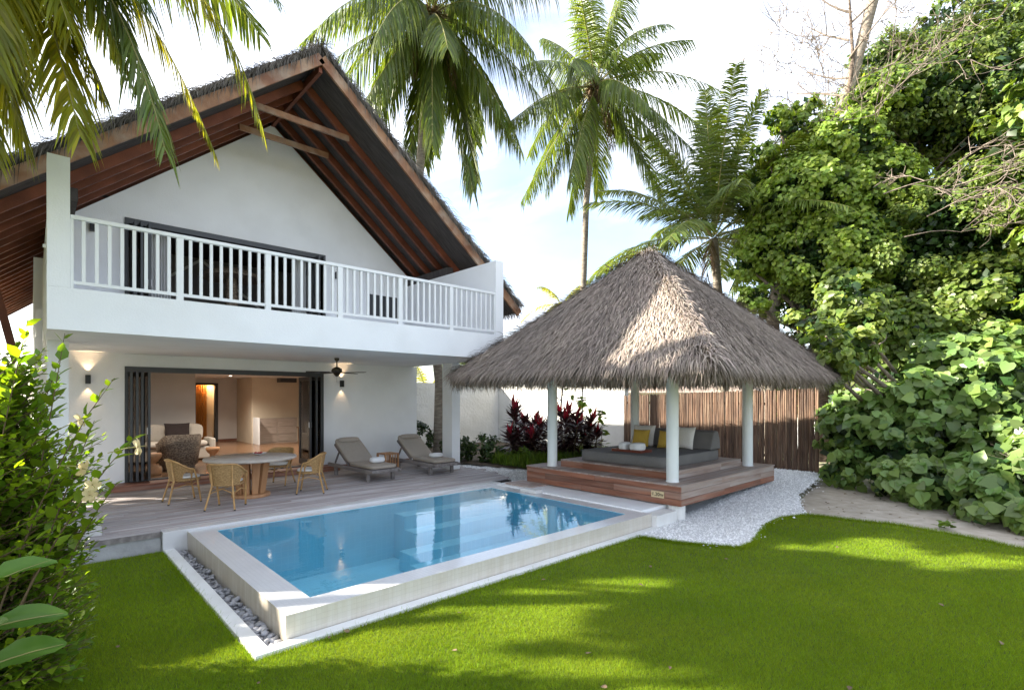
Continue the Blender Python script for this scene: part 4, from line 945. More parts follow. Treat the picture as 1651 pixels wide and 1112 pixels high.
# ---------------- vegetation helpers ----------------
OV=(np.array([(0,0,0),(-.28,.26,.07),(-.24,.60,.05),(0,1,-.08),(.24,.60,.05),(.28,.26,.07),(0,.45,0)],float),np.array([(0,6,1),(1,6,2),(2,6,3),(3,6,4),(4,6,5),(5,6,0)]))
HT=(np.array([(0,0,.02),(-.27,-.13,.05),(-.50,.10,.08),(-.46,.45,.05),(0,1.0,-.10),(.46,.45,.05),(.50,.10,.08),(.27,-.13,.05),(0,.34,-.03)],float),np.array([(0,8,1),(1,8,2),(2,8,3),(3,8,4),(4,8,5),(5,8,6),(6,8,7),(7,8,0)]))
QD=(np.array([(0,0,0),(-.38,.42,.05),(0,1,-.06),(.38,.42,.05)],float),np.array([(0,2,1),(0,3,2)]))
LZ4=(np.array([(0,0,0),(-.09,.35,.02),(0,.45,-.02),(.09,.35,.02),(0,1,-.12)],float),np.array([(0,2,1),(0,3,2),(1,2,4),(2,3,4)]))
def basis(D,N):
    D=D/np.linalg.norm(D,axis=1,keepdims=True); X=np.cross(D,N); X/=np.linalg.norm(X,axis=1,keepdims=True)+1e-9; Z=np.cross(X,D); return X,D,Z
def leafcloud(P,D,N,S,T,sx=1.0):
    X,Y,Z=basis(D,N); tv,tf=T; n=len(P)
    curl=rng.uniform(.5,1.6,(n,1,1))
    V=P[:,None,:]+S[:,None,None]*(X[:,None,:]*tv[None,:,0:1]*sx+Y[:,None,:]*tv[None,:,1:2]+Z[:,None,:]*tv[None,:,2:3]*curl)
    F=(tf[None]+np.arange(n)[:,None,None]*len(tv)).reshape(-1,tf.shape[1])
    return V.reshape(-1,3),F
def sph(n):
    v=rng.normal(0,1,(n,3)); return v/np.linalg.norm(v,axis=1,keepdims=True)
def scatter(blobs,n,size,clump=.38,clumps_per=26,up=.55,flat=.8,shell=.75):
    """leaf positions/normals on leafy clumps spread over lumpy blobs"""
    vol=np.array([b[3]**2 for b in blobs]); pr=vol/vol.sum(); cl=[];cr=[];co=[]
    for b,p in zip(blobs,pr):
        k=max(4,int(clumps_per*len(blobs)*p)); d=sph(k); rr=rng.uniform(shell,1.08,(k,1))**.6
        cl.append(np.array(b[:3])+d*rr*b[3]*np.array([1,1,flat])); cr.append(rng.uniform(.6,1.25,k)*clump*(b[3]/1.5)**.4); co.append(d)
    cl=np.concatenate(cl);cr=np.concatenate(cr);co=np.concatenate(co)
    i=rng.integers(0,len(cl),n); d=sph(n); r_=rng.uniform(.2,1,n)**.6*(1+.35*(rng.random(n)<.25))
    P=cl[i]+d*(cr[i]*r_)[:,None]*np.array([1,1,.7])
    N=d*.7+co[i]*.6+np.array([0,0,up])+rng.normal(0,.42,(n,3)); N/=np.linalg.norm(N,axis=1,keepdims=True)
    D=rng.normal(0,1,(n,3))+co[i]*.5; D[:,2]-=.55; D-=N*(D*N).sum(1,keepdims=True)
    S=size*rng.uniform(.6,1.25,n)
    return P,D,N,S,i
def inner(blobs,n,size):
    vol=np.array([b[3]**3 for b in blobs]); pr=vol/vol.sum(); i=rng.choice(len(blobs),n,p=pr); B=np.array(blobs)
    P=B[i,:3]+sph(n)*(B[i,3]*rng.uniform(0,.85,n)**.6)[:,None]*np.array([1,1,.8]); N=sph(n)+np.array([0,0,.5]); D=np.cross(N,sph(n)); return P,D,N,size*rng.uniform(.7,1.3,n)
def clear_house(P):
    x,y,z=P[:,0],P[:,1],P[:,2]
    return ~((x>-1.4)&(y>10.0)&(z<9.2-.7*np.abs(x-4.25)))
def branchy(mb,p,d,ln,r,depth,spread=.6,gravity=0,keep=.62):
    r=max(r,.0115) if keep>.7 else r; pts=[Vector(p)];q=Vector(p);dd=Vector(d).normalized();rs=[r]
    for i in range(4):
        dd=(dd+Vector((random.gauss(0,.13),random.gauss(0,.13),random.gauss(0,.1)-gravity))).normalized(); q=q+dd*ln/4; pts.append(q.copy()); rs.append(r*(1-.16*(i+1)))
    mb.tube(pts,rs,6 if r>.03 else 4,False)
    if depth>0:
        for k in range(random.choice([2,3,3])):
            i=random.choice([2,3,4]); nd=(dd+Vector((random.gauss(0,spread),random.gauss(0,spread),random.gauss(.1,spread*.7)))).normalized()
            branchy(mb,pts[i],nd,ln*random.uniform(.55,.8),rs[i]*keep,depth-1,spread,gravity,keep)
def leaf_objs(parent,P,D,N,S,T,m,inv,sx=1.0,names='leaf'):
    me=[]
    for v in range(4):
        tv=T[0].copy(); tv[:,2]*=rng.uniform(.5,1.8); tv[:,0]*=rng.uniform(.88,1.1)*sx; me.append(np_mesh('leaf',tv,T[1],m,True))
    X,Y,Z=basis(D,N)
    for i in range(len(P)):
        o=link(names,me[i%4],parent); o.matrix_parent_inverse=inv
        M=Matrix(((X[i,0],Y[i,0],Z[i,0]),(X[i,1],Y[i,1],Z[i,1]),(X[i,2],Y[i,2],Z[i,2]))).to_4x4(); M.translation=Vector(P[i]); M=M@Matrix.Scale(float(S[i]),4)
        o.matrix_basis=M
def hidden_rank(P):  # nearest to the garden side first
    return np.argsort(P[:,0]*.68+P[:,1]*.73)
# ---------------- lawn grass ----------------
lin=inpoly(lawn_poly)
N0=1500000
Dp=3.3*(14.5/3.3)**rng.random(N0)            # log-uniform distance
A=rng.uniform(-1.02,1.02,N0)
gx=Dp*(.6811+A*.7322); gy=Dp*(.7322-A*.6811)
pk_=lin(gx,gy); pk_&=(rng.random(N0)<np.where(Dp<6,1,.8))
gx=gx[pk_][:430000];gy=gy[pk_][:430000];Dp=Dp[pk_][:430000];n=len(gx)
th=rng.uniform(0,6.283,n); h_=rng.uniform(.018,.036,n)*(1+.03*(Dp-3)); wd=.0030+.00055*(Dp-3)
lx=rng.normal(0,.5,n)*h_; ly=rng.normal(0,.5,n)*h_
V=np.zeros((n,3,3)); V[:,0]=np.stack([gx-np.cos(th)*wd/2,gy-np.sin(th)*wd/2,np.full(n,LZ)],1); V[:,1]=np.stack([gx+np.cos(th)*wd/2,gy+np.sin(th)*wd/2,np.full(n,LZ)],1); V[:,2]=np.stack([gx+lx,gy+ly,LZ+h_],1)
tag(link('lawn_grass',np_mesh('lawn_grass',V,np.arange(n*3).reshape(-1,3),m_grass)),'short green grass of the garden lawn','grass',kind='stuff')
n=26; q=rng.integers(0,len(gx),n); P=np.stack([gx[q],gy[q],np.full(n,LZ+.03)],1); D=rng.normal(0,1,(n,3)); D[:,2]*=.15; V,F=leafcloud(P,D,np.tile([0,0,1.],(n,1))+rng.normal(0,.3,(n,3)),rng.uniform(.03,.07,n),OV); tag(link('fallen_leaves',np_mesh('fallen_leaves',V,F,m_deadfrond)),'few dry brown leaves lying on the lawn','leaf litter',kind='stuff')
# longer tufts along the kerb and gravel edges
n=14000; ed=np.array([(1.30,8.4),(1.30,4.45),(6.72,4.44),(6.86,3.95),(7.06,3.5),(7.28,3.13),(7.6,3.10),(8.2,3.24),(8.9,3.40),(9.6,3.42),(10.25,3.2),(10.35,2.6),(10.55,1.9),(10.4,1.04),(10.05,.2)])
seg=rng.integers(0,len(ed)-1,n); t=rng.random(n); P=ed[seg]*(1-t)[:,None]+ed[seg+1]*t[:,None]+rng.normal(0,.022,(n,2))-np.array([.01,.03])
h_=rng.uniform(.03,.075,n); th=rng.uniform(0,6.28,n); wd=.005
V=np.zeros((n,3,3)); V[:,0]=np.stack([P[:,0]-np.cos(th)*wd/2,P[:,1]-np.sin(th)*wd/2,np.full(n,LZ)],1);V[:,1]=np.stack([P[:,0]+np.cos(th)*wd/2,P[:,1]+np.sin(th)*wd/2,np.full(n,LZ)],1);V[:,2]=np.stack([P[:,0]+rng.normal(0,.45,n)*h_,P[:,1]+rng.normal(0,.45,n)*h_,LZ+h_],1)
tag(link('edge_grass',np_mesh('edge_grass',V,np.arange(n*3).reshape(-1,3),m_grass)),'longer grass tufts along the kerb and the gravel edge','grass',kind='stuff')
# ---------------- broadleaf trees on the right ----------------
T1=[(18.0,6.47,11.07,.42),(17.71,6.75,9.84,.45),(17.3,7.12,8.2,.4),(17.26,7.17,6.16,.5),(16.89,6.82,5.04,.5),(19.13,5.43,10.55,.6),(18.6,5.2,10.0,.95),(18.4,4.6,9.6,1.1),(19.4,3.9,11.2,.9),(18.9,5.9,11.5,.42),(18.2,6.1,10.6,.5),(18.27,5.54,8.02,1.75),(18.08,6.4,6.77,1.35),(18.14,4.98,6.1,1.7),(18.3,6.88,9.02,.95),(18.53,5.98,9.6,.7),(18.99,4.19,8.2,1.45)]
T2=[(22.9,2.6,14.3,1.25),(24.0,1.0,13.9,1.5),(22.0,4.4,13.9,.9),(21.6,4.0,12.9,1.3),(20.6,4.4,11.2,1.5),(21.22,3.48,11.2,2.0),(22.27,2.5,12.1,2.0),(22.08,1.31,10.72,2.3),(21.84,4.27,12.7,.95),(22.94,3.24,13.8,1.0),(24.05,2.0,13.8,.95)]
T3=[(19.69,3.54,6.1,2.5),(20.58,2.03,6.71,2.6),(20.84,1.1,7.46,2.0),(18.14,4.98,4.18,1.4),(18.76,6.45,5.3,1.2)]
T4=[(11.75,3.1,2.75,.30),(11.95,3.22,2.32,.24),(12.05,3.4,3.12,.32),(12.1,3.1,2.6,.28),(12.9,3.0,2.95,.4),(13.9,3.2,3.5,.45),(12.4,3.85,3.6,.28),(14.6,3.6,4.3,.6),(15.4,3.46,3.74,.8),(16.5,3.1,3.16,1.0),(15.66,3.87,4.6,.75),(17.8,3.93,3.3,1.3),(18.23,2.85,3.26,1.74),(19.08,1.37,4.22,1.85)]
B1=[(14.53,3.15,.98,.95),(13.35,2.5,.05,.55),(13.95,3.55,.3,.5),(13.1,2.0,.1,.6),(12.6,1.5,.05,.5),(14.0,2.6,.6,.8),(14.89,1.99,1.17,1.0),(15.01,2.7,1.86,.95),(14.75,3.49,1.64,.62),(13.93,1.52,-.05,.6),(14.57,3.93,.94,.35)]
B2=[(11.75,.65,.0,.5),(11.3,-.1,.1,.6),(12.3,1.0,.2,.65),(12.4,.2,.5,.85),(15.93,1.57,2.44,1.3),(15.18,.9,1.86,1.19),(15.27,1.51,1.03,1.11),(13.8,.82,.42,.9),(12.54,.86,-.05,.46),(12.2,.50,-.2,.38),(14.51,.16,1.14,1.2)]
def tree(name,base,blobs,n,size,T,m,label,cat,group=None,up=.55,tr=.16,mt=None,nin=None,sz_in=None,limb=True,nobj=0,clump=.30,cpb=60,extra=None):
    t=empty(name,base,0,label,cat,group); inv=Matrix.Translation(-Vector(base))
    P,D,N,S,_=scatter(blobs,n,size,up=up,clump=clump,clumps_per=cpb); N=N+np.array([-.5,-.05,0])  # leaves turn to the open, light side of the garden
    k=P[:,2]>-.24; P,D,N,S=P[k],D[k],N[k],S[k]
    if nobj:
        o=hidden_rank(P)[:max(nobj*3,1)]; o=rng.permutation(o)[:nobj]; msk=np.ones(len(P),bool); msk[o]=False
        leaf_objs(t,P[o],D[o],N[o],S[o]*1.05,T,m,inv)
        P,D,N,S=P[msk],D[msk],N[msk],S[msk]
    V,F=leafcloud(P,D,N,S,T); c=link('crown',np_mesh('crown',V,F,m),t); c.matrix_parent_inverse=inv; c['kind']='stuff'
    P,D,N,S=inner(blobs,nin or n//3,(sz_in or size*1.6)); k=P[:,2]>-.2; V,F=leafcloud(P[k],D[k],N[k],S[k],QD); c=link('inner_foliage',np_mesh('inner_foliage',V,F,m_hibshade),t); c.matrix_parent_inverse=inv; c['kind']='stuff'
    mb=MB(); b=Vector(base)
    cen=Vector(np.mean([q[:3] for q in blobs],0)); 
    fork=b.lerp(cen,.45); mb.tube([b,b.lerp(fork,.5)+Vector((.1,-.1,0)),fork],[tr*1.2,tr,tr*.9],9)
    o=mb.build('trunk',mt or m_trunkdark,t); o.matrix_parent_inverse=inv
    mb=MB()
    for q in blobs:
        e=Vector(q[:3]); mid=fork.lerp(e,.5)+Vector((random.uniform(-.3,.3),random.uniform(-.3,.3),-.1)); mb.tube([fork,mid,e],[tr*.6,tr*.4,tr*.15],6)
        for _ in range(3): branchy(mb,mid.lerp(e,random.random()),(random.gauss(0,1),random.gauss(0,1),random.gauss(.4,.5)),q[3]*.9,tr*.16,1)
    o=mb.build('limb',m_branch,t); o.matrix_parent_inverse=inv
    return t
g_='broadleaf trees crowding the right side of the garden'
tree('broadleaf_tree',(18.6,5.3,-.2),T1,52000,.118,HT,m_hibyel,'bright lime green broadleaf tree standing nearest the pavilion roof','tree',g_,tr=.18)
tree('broadleaf_tree',(21.9,2.6,-.2),T2,46000,.14,OV,m_hib,'tallest green broadleaf tree at the top right corner','tree',g_,tr=.22)
tree('broadleaf_tree',(19.9,2.9,-.2),T3,46000,.12,OV,m_hib,'dense dark green tree filling the middle of the right side','tree',g_,tr=.22)
tree('broadleaf_tree',(18.6,2.4,-.2),T4,26000,.135,HT,m_hib,'mid green broadleaf tree just above the heart leaved bushes','tree',g_,tr=.14)
tree('heart_leaf_bush',(14.6,2.9,-.25),B1,6500,.195,HT,m_bigleaf,'shaded bush of large heart shaped leaves at the right end of the pole fence','bush','heart leaved bushes beside the lawn',tr=.05,nobj=150,cpb=22,up=.4,nin=2500,sz_in=.22)
tree('heart_leaf_bush',(14.2,.9,-.25),B2,8500,.20,HT,m_bigleaf,'sunlit bush of large heart shaped leaves at the right edge of the lawn','bush','heart leaved bushes beside the lawn',tr=.05,nobj=150,cpb=22,up=.45,nin=3000,sz_in=.22)
# foliage mass further right and behind, out to the edge
tree('broadleaf_tree',(17.5,-1.8,-.2),[(17.2,-1.2,3.0,2.2),(18.2,-1.6,6,2.4),(16.2,-2.0,1.4,1.6),(19.5,-.6,8.8,2.3)],9000,.20,HT,m_hib,'broadleaf tree cut off by the right edge of the photo','tree',g_,tr=.2)
# leafless tree
bt=empty('leafless_tree',(19.4,4.75,-.2),0,'bare dark branched tree rising in front of the broadleaf trees','tree'); inv=Matrix.Translation((-19.4,-4.75,.2))
random.seed(21)
mb=MB().tube([(19.4,4.75,-.2),(19.5,4.7,3.5),(19.3,4.9,6.9),(19.45,4.72,9.0),(19.25,4.85,11.0),(19.4,4.7,12.8),(19.3,4.8,15.2)],[.14,.12,.10,.085,.07,.055,.03],8); o=mb.build('trunk',m_trunkdark,bt); o.matrix_parent_inverse=inv
mb=MB()
for z,dx,dy,ln in [(12.2,.2,.9,1.9),(12.8,-.3,-.9,1.8),(13.4,.1,.8,1.7),(13.9,.1,-.7,1.6),(14.3,-.2,.6,1.4),(11.6,.2,1.0,2.3),(10.9,0,1.0,2.4),(11.2,.1,-.9,2.2),(10.2,-.6,.8,2.3),(9.6,-.7,-.7,2.5),(9.0,-.8,.5,2.3),(8.8,-.8,-.6,2.6)] and [(12.2,.2,.9,1.9),(12.8,-.3,-.9,1.8),(13.4,.1,.8,1.7),(13.9,.1,-.7,1.6),(14.3,-.2,.6,1.4),(11.6,.2,1.0,2.3),(10.9,0,1.0,2.4),(11.2,.1,-.9,2.2),(10.2,-.6,.8,2.3),(9.6,-.7,-.7,2.5),(9.0,-.8,.5,2.3),(8.8,-.8,-.6,2.6)] or [(8.2,.5,.9,1.7),(8.8,-.4,.8,1.8),(9.4,.3,1.0,1.9),(9.9,.5,-.8,1.6),(10.4,-.2,.9,1.5),(10.9,.3,-.7,1.5),(11.3,-.3,.6,1.3),(7.4,.3,-1.0,2.1),(6.6,-.7,-.8,2.3),(6.2,-.9,-.4,2.0),(5.6,-.5,-1.1,2.4),(7.0,-.6,.8,1.8),(6.9,.2,-1.3,2.7),(11.8,.1,.4,1.1)]:
    branchy(mb,(19.35,4.8,z),(dx,dy,.5),ln*.95,.036,4,.95,-.07,.72)
o=mb.build('bare_branch',m_branch,bt); o.matrix_parent_inverse=inv
mb=MB()
for x,y,z in [(17.3,3.0,6.2),(17.2,2.5,6.6),(17.4,2.0,7.3),(17.7,1.6,7.9),(17.0,3.4,7.4)]: branchy(mb,(x,y,z),(-.2,-1,.15),1.2,.020,4,.75,.02,.75)
o=mb.build('dead_branch',m_branch,bt); o.matrix_parent_inverse=inv
# leaning palm trunk through the trees, its crown above the picture
lp=empty('leaning_palm',(18.2,6.84,-.2),0,'tall leaning palm whose grey trunk passes behind the leafless tree','palm tree'); inv=Matrix.Translation((-18.2,-6.84,.2))
o=MB().tube([(18.2,6.84,-.2),(18.2,6.84,2.08),(18.11,6.64,4.97),(18.68,5.84,8.2),(19.5,4.8,12.0),(19.9,4.05,15.5)],[.26,.23,.20,.19,.17,.16],12).build('trunk',m_trunk,lp); o.matrix_parent_inverse=inv
o2=empty('crooked_tree',(17.7,4.8,-.2),0,'crooked pale trunk just past the right end of the pole fence','tree'); inv=Matrix.Translation((-17.7,-4.8,.2))
o=MB().tube([(17.70,4.80,-.2),(17.85,4.68,1.0),(18.05,4.38,1.87),(17.97,4.04,3.33),(18.3,3.6,5)],[.17,.14,.13,.12,.1],10).build('trunk',m_trunkdark,o2); o.matrix_parent_inverse=inv
o=MB().tube([(18.0,4.2,2.6),(16.9,4.3,3.3),(16.5,4.55,3.6),(16.3,4.9,4.4)],[.08,.07,.06,.04],8).build('limb',m_trunkdark,o2); o.matrix_parent_inverse=inv
tree('fence_side_shrub',(19.6,6.6,-.2),[(19.5,6.6,1.8,.8),(20.2,6.0,2.6,.9),(19.2,7.2,3.1,.8)],2600,.15,HT,m_hib,'leafy shrub seen over the right end of the pole fence','bush',tr=.05,nin=600)
ts=np.array(tosun)
SUNNY=[((2.1,4.2,-.25),.75),((3.0,3.9,-.25),.7),((4.0,3.7,-.25),.55),((1.3,4.1,-.25),.6),((2.8,3.1,-.25),.4),((5.2,3.3,-.25),.4),((8.0,2.55,-.25),.35),((8.5,1.7,-.25),.5),((8.4,.8,-.25),.45),((8.9,2.0,-.25),.4),((8.0,3.9,2.8),.8),((10,6.2,5.0),.7),((14.6,12.2,1.9),1.0),((14.6,14.2,2.0),.7),((14.6,11,2.0),.7),((14.3,1.0,1.3),1.5),((15.3,2.6,2.6),1.2),((13.2,.4,.6),.9),((-.1,4.6,1.5),1.1),((-.1,4.5,.7),.6)]  # spots to stay sunlit; foliage in their sun path is left out
# ---------------- palms ----------------
def frond_geo(path,leaflen,npairs,hang=.35,width=.045,fwd=.55,t0=.14,wind=(0,0,0),taper=.62,split=0.0):
    """path: function t->(pos,tangent,up)"""
    P0=[];DIR=[];UP=[];LN=[]
    for i in range(npairs):
        t=t0+(1-t0)*(i+.5)/npairs
        p,T,U=path(t); S=np.cross(T,U); S/=np.linalg.norm(S)
        ln=leaflen*min(1,(t-t0)*5+.45)*(1-taper*max(0,(t-.45)/.55)**1.5)
        for s in (-1,1):
            if rng.random()<split: continue
            d=S*s+T*(fwd+.5*t)+U*.12+np.array([0,0,-hang])+rng.normal(0,.12,3)+np.array(wind); d/=np.linalg.norm(d)
            P0.append(p);DIR.append(d);UP.append(U);LN.append(ln*rng.uniform(.75,1.12))
    P0=np.array(P0);D=np.array(DIR);U=np.array(UP);LN=np.array(LN)[:,None]
    W_=np.cross(D,U); W_/=np.linalg.norm(W_,axis=1,keepdims=True)+1e-9
    W_=W_+U*rng.uniform(-.6,.6,(len(P0),1)); W_/=np.linalg.norm(W_,axis=1,keepdims=True)
    g=np.array([0,0,-1.]); k=rng.uniform(.6,1.5,(len(P0),1))
    m1=P0+D*LN*.35+g*LN*.03*k; m2=P0+D*LN*.70+g*LN*(.10+.15*hang)*k; tp=P0+D*LN*.97+g*LN*(.24+.35*hang)*k
    w0=W_*width*.35;w1=W_*width*.5;w2=W_*width*.42
    V=np.stack([P0-w0,P0+w0,m1-w1,m1+w1,m2-w2,m2+w2,tp],1); F=(np.array([(0,1,3),(0,3,2),(2,3,5),(2,5,4),(4,5,6)])[None]+np.arange(len(P0))[:,None,None]*7).reshape(-1,3)
    return V.reshape(-1,3),F
def bez(p0,p1,p2,up=(0,0,1)):
    p0,p1,p2=[np.array(p,float) for p in (p0,p1,p2)]; up=np.array(up,float)
    def f(t):
        p=(1-t)**2*p0+2*t*(1-t)*p1+t*t*p2; T=2*(1-t)*(p1-p0)+2*t*(p2-p1); T/=np.linalg.norm(T)
        U=up-T*(up@T)
        if np.linalg.norm(U)<.2: U=np.array([.3,.3,.2])-T*(np.array([.3,.3,.2])@T)
        return p,T,U/np.linalg.norm(U)
    return f
def add_frond(parent,inv,path,leaflen,npairs,m,r0=.03,**k):
    V,F=frond_geo(path,leaflen,npairs,**k); o=link('frond',np_mesh('frond',V,F,m),parent); o.matrix_parent_inverse=inv
    pts=[tuple(path(t)[0]) for t in np.linspace(0,1,12)]
    q=MB().tube(pts,[r0*(1-.85*i/11) for i in range(12)],6).build('midrib',m_rachis,o); return o
def palm(base,trunk,crown,nf,flen,leaflen,label,elev=(80,-50),tr=.15,azbias=None,m=None,npairs=70,hang=(.3,.9),group='coconut palms around the villa',droop=1.0,coco=True,width=.05,dead=3,wind=(0,0,0)):
    t=empty('coconut_palm',base,0,label,'palm tree',group); inv=Matrix.Translation(-Vector(base))
    pts=[base]+trunk+[crown]; rs=[tr*1.35]+[tr*(1-.25*i/len(pts)) for i in range(1,len(pts))]
    o=MB().tube(pts,rs,12).build('trunk',m_trunk,t); o.matrix_parent_inverse=inv
    # trunk rings
    c=np.array(crown,float)
    for i in range(nf):
        az=i*2.399+random.uniform(-.2,.2); 
        if azbias is not None: az=azbias[0]+math.sin(az)*azbias[1]
        e=R(elev[0]+(elev[1]-elev[0])*((i+.5)/nf)**.9+random.uniform(-6,6)); L_=flen*random.uniform(.85,1.1)
        d=np.array([math.sin(az)*math.cos(e),math.cos(az)*math.cos(e),math.sin(e)]); h=np.array([math.sin(az),math.cos(az),0])+np.array(wind)*.8
        u2=max(0,math.sin(e))**2; p1=c+d*L_*.5; p2=c+d*L_*(.62+.30*u2)+h*L_*.30*math.cos(e)+np.array([0,0,-1])*L_*(.32+.28*math.cos(e))*droop*(1-.75*u2)
        if e<-.3: p2=c+d*L_*.9+np.array([0,0,-1])*L_*.25
        add_frond(t,inv,bez(c+d*.15,p1,p2),leaflen,npairs,m or m_frond,hang=random.uniform(*hang),width=width,r0=.028,wind=wind)
    for i in range(dead):
        az=random.uniform(0,6.28); h=np.array([math.sin(az),math.cos(az),0]); add_frond(t,inv,bez(c,c+h*.5-np.array([0,0,.2]),c+h*.7-np.array([0,0,2.2])),leaflen*.6,26,m_deadfrond,hang=1.0,width=width*.8,split=.3)
    if coco:
        for i in range(9):
            a=random.uniform(0,6.28); v,f=softbox(.20,.20,.26,n=6,exp=2.2); o=MB().add(v,f,True).build('coconut',m_deadfrond if i%3 else m_rachis,t); o.matrix_parent_inverse=inv; o.location=(crown[0]+.28*math.cos(a),crown[1]+.28*math.sin(a),crown[2]-.35-random.uniform(0,.3))
        P=c+rng.normal(0,.16,(260,3)); D=sph(260); D[:,2]=-abs(D[:,2]); V,F=strands(P,D,np.tile([0,0,1.],(260,1))+rng.normal(0,.2,(260,3)),rng.uniform(.3,.8,260),rng.uniform(.02,.05,260)); o=link('fibre',np_mesh('fibre',V,F,m_deadfrond),t); o.matrix_parent_inverse=inv; o['kind']='stuff'
    return t
random.seed(5)
palm((9.6,13.74,-.1),[(9.6,13.74,2.3),(9.33,14.0,5.66),(9.12,14.2,8.85)],(9.45,13.95,14.2),36,4.8,1.0,'coconut palm rising behind the villa roof, its trunk beside the white column',elev=(75,-72),tr=.16,hang=(.7,1.5),npairs=92,droop=1.15,width=.045)
palm((15.55,12.85,-.2),[(15.55,12.85,1.87),(15.64,12.77,5.96),(15.73,12.69,9.33)],(16.0,12.4,13.9),32,4.7,.95,'slender coconut palm standing alone against the white sky beyond the pavilion',elev=(88,-62),tr=.14,hang=(.5,1.5),npairs=84,wind=(.32,-.30,.05),droop=.8,width=.042)
palm((18.62,8.63,-.2),[(18.6,8.6,3.5)],(18.37,8.86,7.7),30,5.8,1.0,'bushy young palm with upright fronds behind the pavilion roof',elev=(89,2),tr=.18,hang=(.15,.6),npairs=105,width=.045,coco=False,dead=1,droop=.55)
palm((28.5,25.4,-.2),[(28.4,25.3,5)],(28.54,25.35,8.6),11,3.6,.7,'small distant palm seen between the villa and the pavilion roof',elev=(70,-20),tr=.13,npairs=40,coco=False,dead=0,m=m_frondy)
palm((12.6,19.6,-.2),[(12.7,19.5,1)],(12.9,19.4,1.9),11,2.6,.6,'low yellow green palm showing over the stucco wall beside the villa',elev=(75,10),tr=.12,npairs=40,coco=False,dead=0,m=m_frondy)
palm((22.5,7.2,-.2),[(22.4,7.2,4)],(22.3,7.4,8.2),11,4.2,.8,'palm half hidden behind the lime green tree',elev=(80,0),tr=.15,npairs=50,coco=False,dead=0)
# near palm whose fronds hang into the top left corner
np_t=empty('near_palm',(-2.9,9.7,-.2),0,'near coconut palm whose backlit fronds hang over the villa roof at the top left','palm tree'); inv=Matrix.Translation((2.9,-9.7,.2))
cc=(-.15,8.0,7.35)
o=MB().tube([(-2.9,9.7,-.2),(-2.6,9.6,2.2),(-1.7,9.2,5.0),(-.8,8.5,6.7),cc],[.20,.16,.145,.14,.13],12).build('trunk',m_trunk,np_t); o.matrix_parent_inverse=inv
near=[((.0,7.95,7.4),(.78,7.62,6.9),(1.13,7.15,4.75),m_frond,.78,.75),
 ((.1,8.1,7.7),(1.75,7.75,7.95),(2.25,7.35,5.50),m_frondy,.66,.9),
 ((-.1,7.9,7.2),(.12,7.75,6.3),(.38,7.3,4.70),m_frond,.75,.7),
 ((-.3,7.9,7.2),(-.60,8.0,6.0),(-.32,7.95,4.5),m_frondy,.75,.6),
 ((.1,8.3,7.7),(1.2,8.6,7.5),(1.9,8.22,5.3),m_frond,.42,.9),
 ((-.3,7.7,7.3),(-.35,7.1,6.5),(-.25,6.9,4.9),m_frond,.7,.6),
 ((-.2,7.9,7.3),(.2,7.4,7.6),(.95,6.9,6.2),m_frond,.8,.5),
 ((-.2,7.9,7.4),(.5,8.3,7.8),(.9,8.5,6.4),m_frond,.8,.5),
 ((-.2,7.8,7.4),(-.1,7.3,7.2),(.3,7.0,5.6),m_frond,.75,.5),
 ((-.2,8.0,7.4),(.1,8.2,7.2),(.62,7.9,5.5),m_frond,.75,.6),
 ((-.3,7.9,7.2),(-.45,7.7,6.2),(-.05,7.6,4.6),m_frondy,.8,.7),((-.3,8.1,7.2),(-.5,8.2,6.2),(-.1,8.3,4.9),m_frondy,.7,.4),((-.2,7.8,7.4),(.35,7.5,7.0),(.75,7.2,5.6),m_frond,.7,.8)]
for p0,p1,p2,m,ll,hg in near: add_frond(np_t,inv,bez(p0,p1,p2),ll,92,m_frondy if m is m_frondy or ll<.76 else m,hang=hg*.85,width=.032,r0=.026,t0=.10,split=.06)
for az in range(0,360,36):   # the rest of its crown, above and left of the picture
    a=R(az); h=np.array([math.sin(a),math.cos(a),0]); c=np.array(cc)
    if h[0]*.73-h[1]*.68>.55: h=h*np.array([.6,.8,0])
    rp_=[(c+h*1.6*q+np.array([0,0,1.5])*q) for q in (.4,.8,1.0,1.4,1.8)]
    if any(((p-np.array(w0))@ts>0) and np.linalg.norm((p-np.array(w0))-((p-np.array(w0))@ts)*ts)<r0_+.45 for p in rp_ for w0,r0_ in SUNNY): continue
    add_frond(np_t,inv,bez(c,c+h*1.6+np.array([0,0,1.5]),c+h*3.0+np.array([0,0,.4])),.85,60,m_frond,hang=.5,width=.05)
# high frond tip entering the top edge
add_frond(np_t,inv,bez((.2,8.1,7.8),(1.6,7.9,8.55),(2.45,7.1,7.05)),.5,50,m_frond,hang=.6,width=.03)
